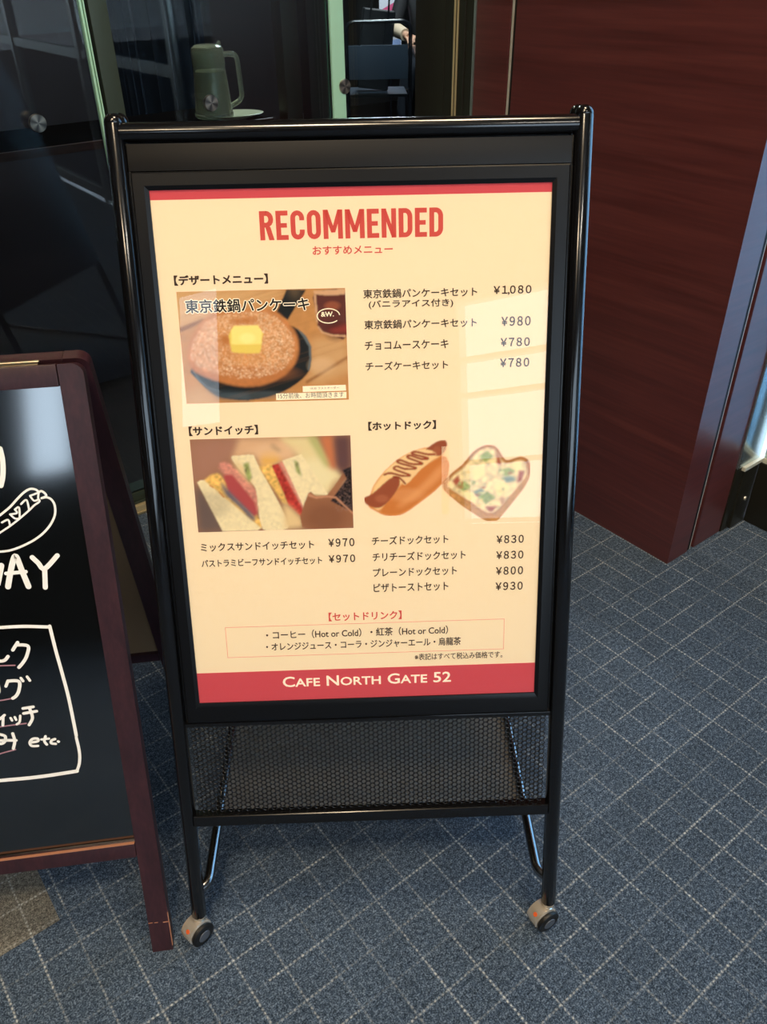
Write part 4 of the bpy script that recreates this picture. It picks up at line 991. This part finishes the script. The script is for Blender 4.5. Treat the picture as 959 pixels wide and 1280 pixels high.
    MB().box(u1-WE+sw+.0006, u1-sw-.0008, H2-.034, H2, 0, th, None, .0015).build('rear_top_rail', M_easel, root, RL)
    MB().box(u1-WE+sw+.0006, u1-sw-.0008, .21, .24, 0, th, None, .003).build('rear_bottom_rail', M_easel, root, RL)
    MB().box(u1-WE+sw-.004, u1-sw+.004, .236, H2-.03, .008, .014).build('rear_board', M_board_back, root, RL)
    for u in (-.085, -.46):
        hm = MB().box(u-.03, u+.038, -.011, .0, -.0012, .0012)
        hm.tube([(u-.03, 0, 0), (u+.038, 0, 0)], .0030, 12)
        hm.build('hinge', M_brass, root, Matrix.Translation((-.009, top.y+.002, top.z+.004)))
    return root
E_REAR = 12.0
easel()
# ------------------------------------------------------------------ inside the cafe, seen through the glass
M_pglass = mat('pitcher_glass', (226, 226, 206), 0.08, spec=0.6)
M_pglass.node_tree.nodes['Principled BSDF'].inputs['Transmission Weight'].default_value = 0.78
M_pglass.node_tree.nodes['Principled BSDF'].inputs['IOR'].default_value = 1.3
M_water = mat('cloudy_water', (176, 176, 148), 0.4)
M_water.node_tree.nodes['Principled BSDF'].inputs['Transmission Weight'].default_value = 0.35
M_plate_w = mat('glazed_dish', (206, 208, 178), 0.3)
M_chair = mat('slate_chair_metal', (52, 62, 74), 0.4, metal=0.2)
M_ctube = mat('black_chair_tube', (20, 21, 26), 0.2, spec=0.6)
M_bag = mat('black_leather', (18, 20, 24), 0.35)
M_jeans = mat('dark_trousers', (38, 42, 52), 0.85)
M_top = mat('black_jacket', (22, 22, 26), 0.8)
M_sleeve = mat('beige_sleeve', (196, 176, 150), 0.85)
M_skin = mat('skin', (200, 152, 124), 0.55)
M_hair = mat('dark_hair', (26, 20, 18), 0.5)
M_shoe = mat('pale_shoe', (150, 156, 166), 0.6)
M_table = mat('cafe_table_top', (74, 52, 44), 0.4)
M_banner = mat('banner_white', (214, 214, 226), 0.5)
M_bpink = mat('banner_pink', (214, 84, 130), 0.5)
M_bblue = mat('banner_blue', (150, 176, 226), 0.5)
M_white = mat('white_china', (226, 228, 230), 0.3)

def counter():
    root = empty('window_counter', M=HALL @ Matrix.Translation((-3.6, GA+.11, 0)))
    tag(root, 'long dark counter with a brown front edge just behind the left glass', 'counter')
    L0, L1 = -3.0, 3.6 - 1.155 + .72
    MB().box(L0, L1, .0, .36, 1.115, 1.130, None, .002).build('top', mat('counter_top', (15, 13, 14), 0.95, spec=.0), root)
    MB().box(L0, L1, -.010, .0, 1.112, 1.134, None, .002).build('front_edge', M_counter, root)
    for x in (L0+.1, -1.0, 1.0, L1-.12): MB().box(x, x+.05, .08, .28, 0, 1.115).build('leg', M_black, root)
counter()
def pitcher():
    c = HALL @ Vector((gb(.572), GA+.21, 1.1305))
    d = empty('glass_dish', c + Vector((.045, .030, 0)))
    tag(d, 'pale oval glass dish under the water pitcher behind the glass', 'dish')
    m = MB(); rs = []
    for sc, z in ((.55, 0), (.6, .002), (.95, .010), (1.0, .013), (.97, .014), (.6, .006), (.05, .0055)):
        rs.append([(.105*sc*math.cos(2*math.pi*i/40), .072*sc*math.sin(2*math.pi*i/40), z) for i in range(40)])
    m.ring(rs).build('bowl', M_plate_w, d, Matrix.Rotation(R(18), 4, 'Z'))
    p = empty('water_pitcher', c + Vector((0, 0, .0075)), R(22))
    tag(p, 'glass water pitcher with a lid and a tall handle standing on a pale dish', 'pitcher')
    MB().lathe([(.001, 0), (.056, 0), (.060, .004), (.060, .012), (.0575, .018), (.051, .105), (.0478, .138), (.0478, .142), (.0498, .146), (.0498, .182), (.0465, .190), (.0455, .188), (.0465, .180), (.0465, .148), (.0445, .140), (.0478, .105), (.054, .020), (.052, .012), (.001, .011)], 40, ends=False).build('body', M_pglass, p)
    MB().lathe([(.001, .012), (.0515, .013), (.0530, .020), (.0468, .105), (.0445, .128), (.001, .128)], 40, ends=False).build('water', M_water, p)
    MB().lathe([(.001, .186), (.040, .187), (.044, .192), (.036, .198), (.020, .200), (.001, .201)], 36, ends=False).lathe([(.0005, 0), (.005, .002), (.0065, .008), (.004, .013), (.0005, .0145)], 16, Matrix.Translation((.040, .012, .192)), ends=False).build('lid', M_pglass, p)
    MB().tube(arc_path([(.046, 0, .170), (.088, 0, .172), (.094, 0, .045), (.054, 0, .028)], .022), .0078, 14).build('handle', M_pglass, p)
pitcher()

def chair(loc, rz):
    r = empty('bar_chair', loc, rz)
    tag(r, 'high black tube-framed cafe chair with a flat slate back panel, seen from behind', 'chair')
    w = .205
    MB().tube(arc_path([(-w-.02, -.05, 0), (-w, .0, .78), (-w, -.045, 1.20), (w, -.045, 1.20), (w, .0, .78), (w+.02, -.05, 0)], .06), .0125, 14).build('back_frame', M_ctube, r)
    MB().box(-w+.012, w-.02, -.018, -.008, .885, 1.080, Matrix.Translation((0, -.01, 0)) @ Matrix.Rotation(R(4), 4, 'X'), .004).build('backrest', M_chair, r)
    MB().box(-.19, .19, .0, .37, .765, .785, None, .006).build('seat', M_chair, r)
    for x in (-w, w): MB().tube([(x, .33, .77), (x*1.12, .40, 0)], .0125, 12).build('leg', M_ctube, r)
    MB().tube(arc_path([(-w-.013, -.035, .28), (-w-.01, .38, .28), (w+.01, .38, .28), (w+.013, -.035, .28)], .03), .009, 10).build('foot_rail', M_ctube, r)
    return r
chair((0.012, 6.0, 0), R(2))

def bag():
    b = empty('tote_bag', (-.035, 6.17, .7995), R(6)); tag(b, 'black tote bag leaning on the seat behind the chair back', 'bag')
    T = Matrix.Rotation(R(7), 4, 'Y')
    MB().box(-.105, .105, -.05, .05, .0, .46, T, .016, seg=3).build('body', M_bag, b)
    MB().tube(arc_path([(-.06, -.053, .40), (-.05, -.058, .58), (.05, -.058, .58), (.06, -.053, .40)], .05), .006, 10, M=T).build('handle', M_bag, b)
    MB().box(.040, .046, -.0512, -.0500, .06, .42, T).build('seam', M_ctube, b)
bag()
def banner():
    b = empty('standing_banner', (.118, 7.75, 0), R(-4)); tag(b, 'narrow white and pink upright banner far behind the cafe chair', 'banner')
    MB().tube([(0, .012, .02), (0, .012, 1.7)], .008, 10).build('pole', M_ctube, b)
    MB().box(-.09, .09, -.004, .004, .80, 1.75, None).build('sheet', M_banner, b)
    MB().box(-.14, .14, -.12, .12, 0, .03, None, .005).build('base', M_ctube, b)
    g = MB()
    V3 = Matrix(((1, 0, 0, 0), (0, 0, -1, -.0046), (0, 1, 0, 0), (0, 0, 0, 1)))
    for pl in ([(-.085, 1.14), (-.05, 1.13), (.085, 1.22), (.085, 1.25), (-.085, 1.17)], [(.02, 1.02), (.06, 1.0), (.08, 1.09), (.04, 1.10)], [(-.085, 1.26), (.085, 1.31), (.085, 1.40), (-.085, 1.34)]): g.flat(pl, 0)
    g.build('pink_print', M_bpink, b, V3)
    MB().flat([(-.085, .82), (.085, .82), (.085, .97), (-.085, .95)], 0).build('blue_print', M_bblue, b, V3)
banner()
def table():
    t = empty('bar_table', (.60, 6.50, 0)); tag(t, 'tall brown cafe table with white cups beyond the chair', 'table')
    MB().box(-.34, .34, -.30, .30, .965, .995, None, .005).build('table_top', M_table, t)
    MB().lathe([(.03, .02), (.03, .965)], 20).build('leg', M_ctube, t)
    MB().lathe([(.001, 0), (.24, 0), (.24, .010), (.04, .022), (.03, .03), (.001, .03)], 32, ends=False).build('base', M_ctube, t)
    for x, y, lb in ((.315, 6.36, 'white cup near the front edge of the tall cafe table'), (.335, 6.62, 'white cup further back on the tall cafe table')):
        c = empty('cup', (x, y, .9952)); tag(c, lb, 'cup', 'cups on the cafe table')
        MB().lathe([(.001, .0), (.024, 0), (.027, .006), (.038, .066), (.0385, .07), (.036, .069), (.025, .01), (.001, .008)], 24, ends=False).build('bowl', M_white, c)
        MB().tube(arc_path([(.034, 0, .058), (.062, 0, .056), (.056, 0, .02), (.028, 0, .018)], .014), .004, 10).build('handle', M_white, c)
table()
def stool():
    s = empty('bar_stool', (.40, 7.42, 0)); tag(s, 'round black bar stool under the seated person', 'stool')
    MB().lathe([(.001, .74), (.17, .74), (.18, .75), (.18, .765), (.165, .775), (.001, .778)], 32, ends=False).build('seat', M_bag, s)
    for k in range(4):
        a = R(45+90*k); MB().tube([(.12*math.cos(a), .12*math.sin(a), .742), (.21*math.cos(a), .21*math.sin(a), 0)], .012, 10).build('leg', M_ctube, s)
    MB().tube([(.17*math.cos(R(15*k)), .17*math.sin(R(15*k)), .30) for k in range(24)], .009, 10, loop=True).build('foot_ring', M_ctube, s)
stool()
def skin_body(name, verts, edges, rads, root_i, m, parent, levels=2):
    me = bpy.data.meshes.new(name); me.from_pydata(verts, edges, [])
    o = bpy.data.objects.new(name, me); C.objects.link(o)
    o.modifiers.new('skin', 'SKIN').use_smooth_shade = True
    sv = me.skin_vertices[0].data
    for i, r in enumerate(rads): sv[i].radius = (r, r)
    for i in range(len(verts)): sv[i].use_root = (i == root_i)
    s = o.modifiers.new('sub', 'SUBSURF'); s.levels = levels; s.render_levels = levels
    dg = bpy.context.evaluated_depsgraph_get(); dg.update()
    out = bpy.data.meshes.new_from_object(o.evaluated_get(dg)); bpy.data.objects.remove(o)
    out.materials.clear(); out.materials.append(m)
    for p in out.polygons: p.use_smooth = True
    o = bpy.data.objects.new(name, out); C.objects.link(o); o.parent = parent
    return o
def person():
    r = empty('person', (.40, 7.42, .778), R(180))      # sits on the stool; local +y is where they face
    tag(r, 'seated person in black jacket and beige sleeve at the tall cafe table', 'person')
    z = .09
    # body: one skinned figure (skin), clothes over it
    V = [(0, 0, z), (0, -.01, z+.20), (0, -.01, z+.40), (0, .0, z+.50), (0, .015, z+.58),
         (-.10, .02, z-.0), (-.12, .40, z+.01), (-.11, .36, z-.40),
         (.10, .02, z-.0), (.14, .40, z+.01), (.20, .30, z-.40),
         (-.17, -.01, z+.46), (-.25, .05, z+.20), (-.18, .30, z+.17), (.17, -.01, z+.46), (.26, .06, z+.20), (.17, .30, z+.17)]
    E = [(0, 1), (1, 2), (2, 3), (3, 4), (0, 5), (5, 6), (6, 7), (0, 8), (8, 9), (9, 10), (2, 11), (11, 12), (12, 13), (2, 14), (14, 15), (15, 16)]
    rad = [.12, .115, .12, .06, .05, .085, .062, .045, .085, .062, .045, .055, .042, .032, .055, .042, .032]
    body = skin_body('body', V, E, rad, 0, M_skin, r)
    Vt = V[:4] + V[11:17]; Vt[3] = (0, 0, z+.455)
    skin_body('jacket', Vt[:4] + Vt[4:6] + [Vt[7], Vt[8]], [(0, 1), (1, 2), (2, 3), (2, 4), (4, 5), (2, 6), (6, 7)], [.135, .13, .135, .085, .068, .054, .068, .054], 0, M_top, r)
    for i in (12, 15):
        a, b = Vector(V[i]), Vector(V[i+1]); MB().tube([a, a.lerp(b, .5), a.lerp(b, .92)], [.052, .048, .042], 16).build('sleeve', M_sleeve, r)
    skin_body('trousers', [V[0], V[5], V[6], V[7], V[8], V[9], V[10], (0, 0, z+.07)], [(0, 1), (1, 2), (2, 3), (0, 4), (4, 5), (5, 6), (0, 7)], [.135, .095, .074, .058, .095, .074, .058, .135], 0, M_jeans, r)
    for i in (7, 10):
        a = Vector(V[i]); m = MB(); rs = []
        for t, w_, h_ in ((-.06, .025, .05), (-.03, .04, .07), (.05, .042, .06), (.14, .045, .04), (.19, .03, .025), (.2, .01, .012)):
            rs.append([(a.x+w_*math.cos(2*math.pi*k/16), a.y+t, a.z-.06+h_*(.5+.5*math.sin(2*math.pi*k/16))) for k in range(16)])
        m.ring(rs).build('shoe', M_shoe, r)
    # head with features
    hc = Vector((0, .03, z+.69)); m = MB(); t = bmesh.new(); bmesh.ops.create_uvsphere(t, u_segments=28, v_segments=20, radius=1)
    for v in t.verts:
        c = v.co; wx = .074*(1 - .22*max(0, -c.z)); v.co = Vector((c.x*wx, c.y*.092 + (.012 if c.z < -.3 and c.y > 0 else 0), c.z*.115))
    m.add(t, Matrix.Translation(hc)); hd = m.build('head', M_skin, body)
    MB().tube([hc+Vector((0, .088, .02)), hc+Vector((0, .104, -.015)), hc+Vector((0, .09, -.026))], [.008, .013, .008], 12).build('nose', M_skin, body)
    MB().tube([hc+Vector((-.022, .088, -.052)), hc+Vector((0, .094, -.054)), hc+Vector((.022, .088, -.052))], .005, 8).build('mouth', mat('lips', (150, 84, 78), .5), body)
    for s in (-1, 1):
        MB().lathe([(.001, -.009), (.008, -.004), (.009, 0), (.008, .004), (.001, .009)], 12, Matrix.Translation(hc+Vector((s*.030, .083, .008)))).build('eye', mat('eye_dark', (30, 24, 22), .2), body)
        MB().lathe([(.001, -.008), (.016, -.004), (.018, .002), (.012, .007), (.001, .008)], 14, Matrix.Translation(hc+Vector((s*.076, 0, 0))) @ Matrix.Rotation(R(90), 4, 'Y') @ Matrix.Diagonal((1.6, 1, 1, 1)), ends=False).build('ear', M_skin, body)
    t = bmesh.new(); bmesh.ops.create_uvsphere(t, u_segments=28, v_segments=20, radius=1)
    bmesh.ops.delete(t, geom=[v for v in t.verts if v.co.z < (.25 if v.co.y > .2 else -.55)], context='VERTS')
    for v in t.verts: v.co = Vector((v.co.x*.083, v.co.y*.102-.004, v.co.z*.125))
    m = MB(); m.add(t, Matrix.Translation(hc)); m.build('hair', M_hair, r)
    # hands: palm with four fingers and a thumb, resting forward
    for i, s in ((13, -1), (16, 1)):
        w0 = Vector(V[i]); f = Vector((-s*.25, 1, -.1)).normalized(); sd = Vector((s*1.0, .25, 0)).normalized(); dn = Vector((0, 0, -1))
        m = MB(); m.tube([w0-f*.02, w0+f*.02, w0+f*.05, w0+f*.085], [.024, .028, .034, .030], 14)
        for j, (o_, L) in enumerate(((.026, .068), (.009, .078), (-.009, .072), (-.025, .056))):
            a = w0+f*.075+sd*o_; m.tube([a, a+f*L*.5, a+f*L*.8+dn*L*.2, a+f*L*.95+dn*L*.45], [.0095, .009, .008, .006], 10)
        a = w0+f*.03-sd*s*s*.028; m.tube([a, a+f*.03-sd*.02, a+f*.055-sd*.022+dn*.01], [.011, .010, .007], 10)
        m.build('hand', M_skin, body)
person()
def curtain():
    o = MB(); n = 90
    b0, b1 = gb(.60), gb(1.08); lo = []; hi = []
    for k in range(n+1):
        x = b0+(b1-b0)*k/n; y = GA+1.25+.03*math.sin(k*.9)+.012*math.sin(k*2.3)
        lo.append((x, y)); 
    poly = lo + [(x, y+.006) for x, y in reversed(lo)]
    o.prism(poly, .02, 2.6, smooth=True)
    c = hall(o.build('navy_curtain', M_curtain)); tag(c, 'dark navy curtain hanging in the cafe to the right of the water pitcher', 'curtain')
    p = MB().box(gb(-.9), gb(.585), GA+1.05, GA+1.09, 0, 2.6, None, .003)
    p.box(gb(-.9), gb(.585), GA+1.045, GA+1.05, 1.62, 1.66)
    p = hall(p.build('partition_screen', M_partition)); tag(p, 'dark plum partition screen in the cafe behind the left glass', 'screen')
curtain()
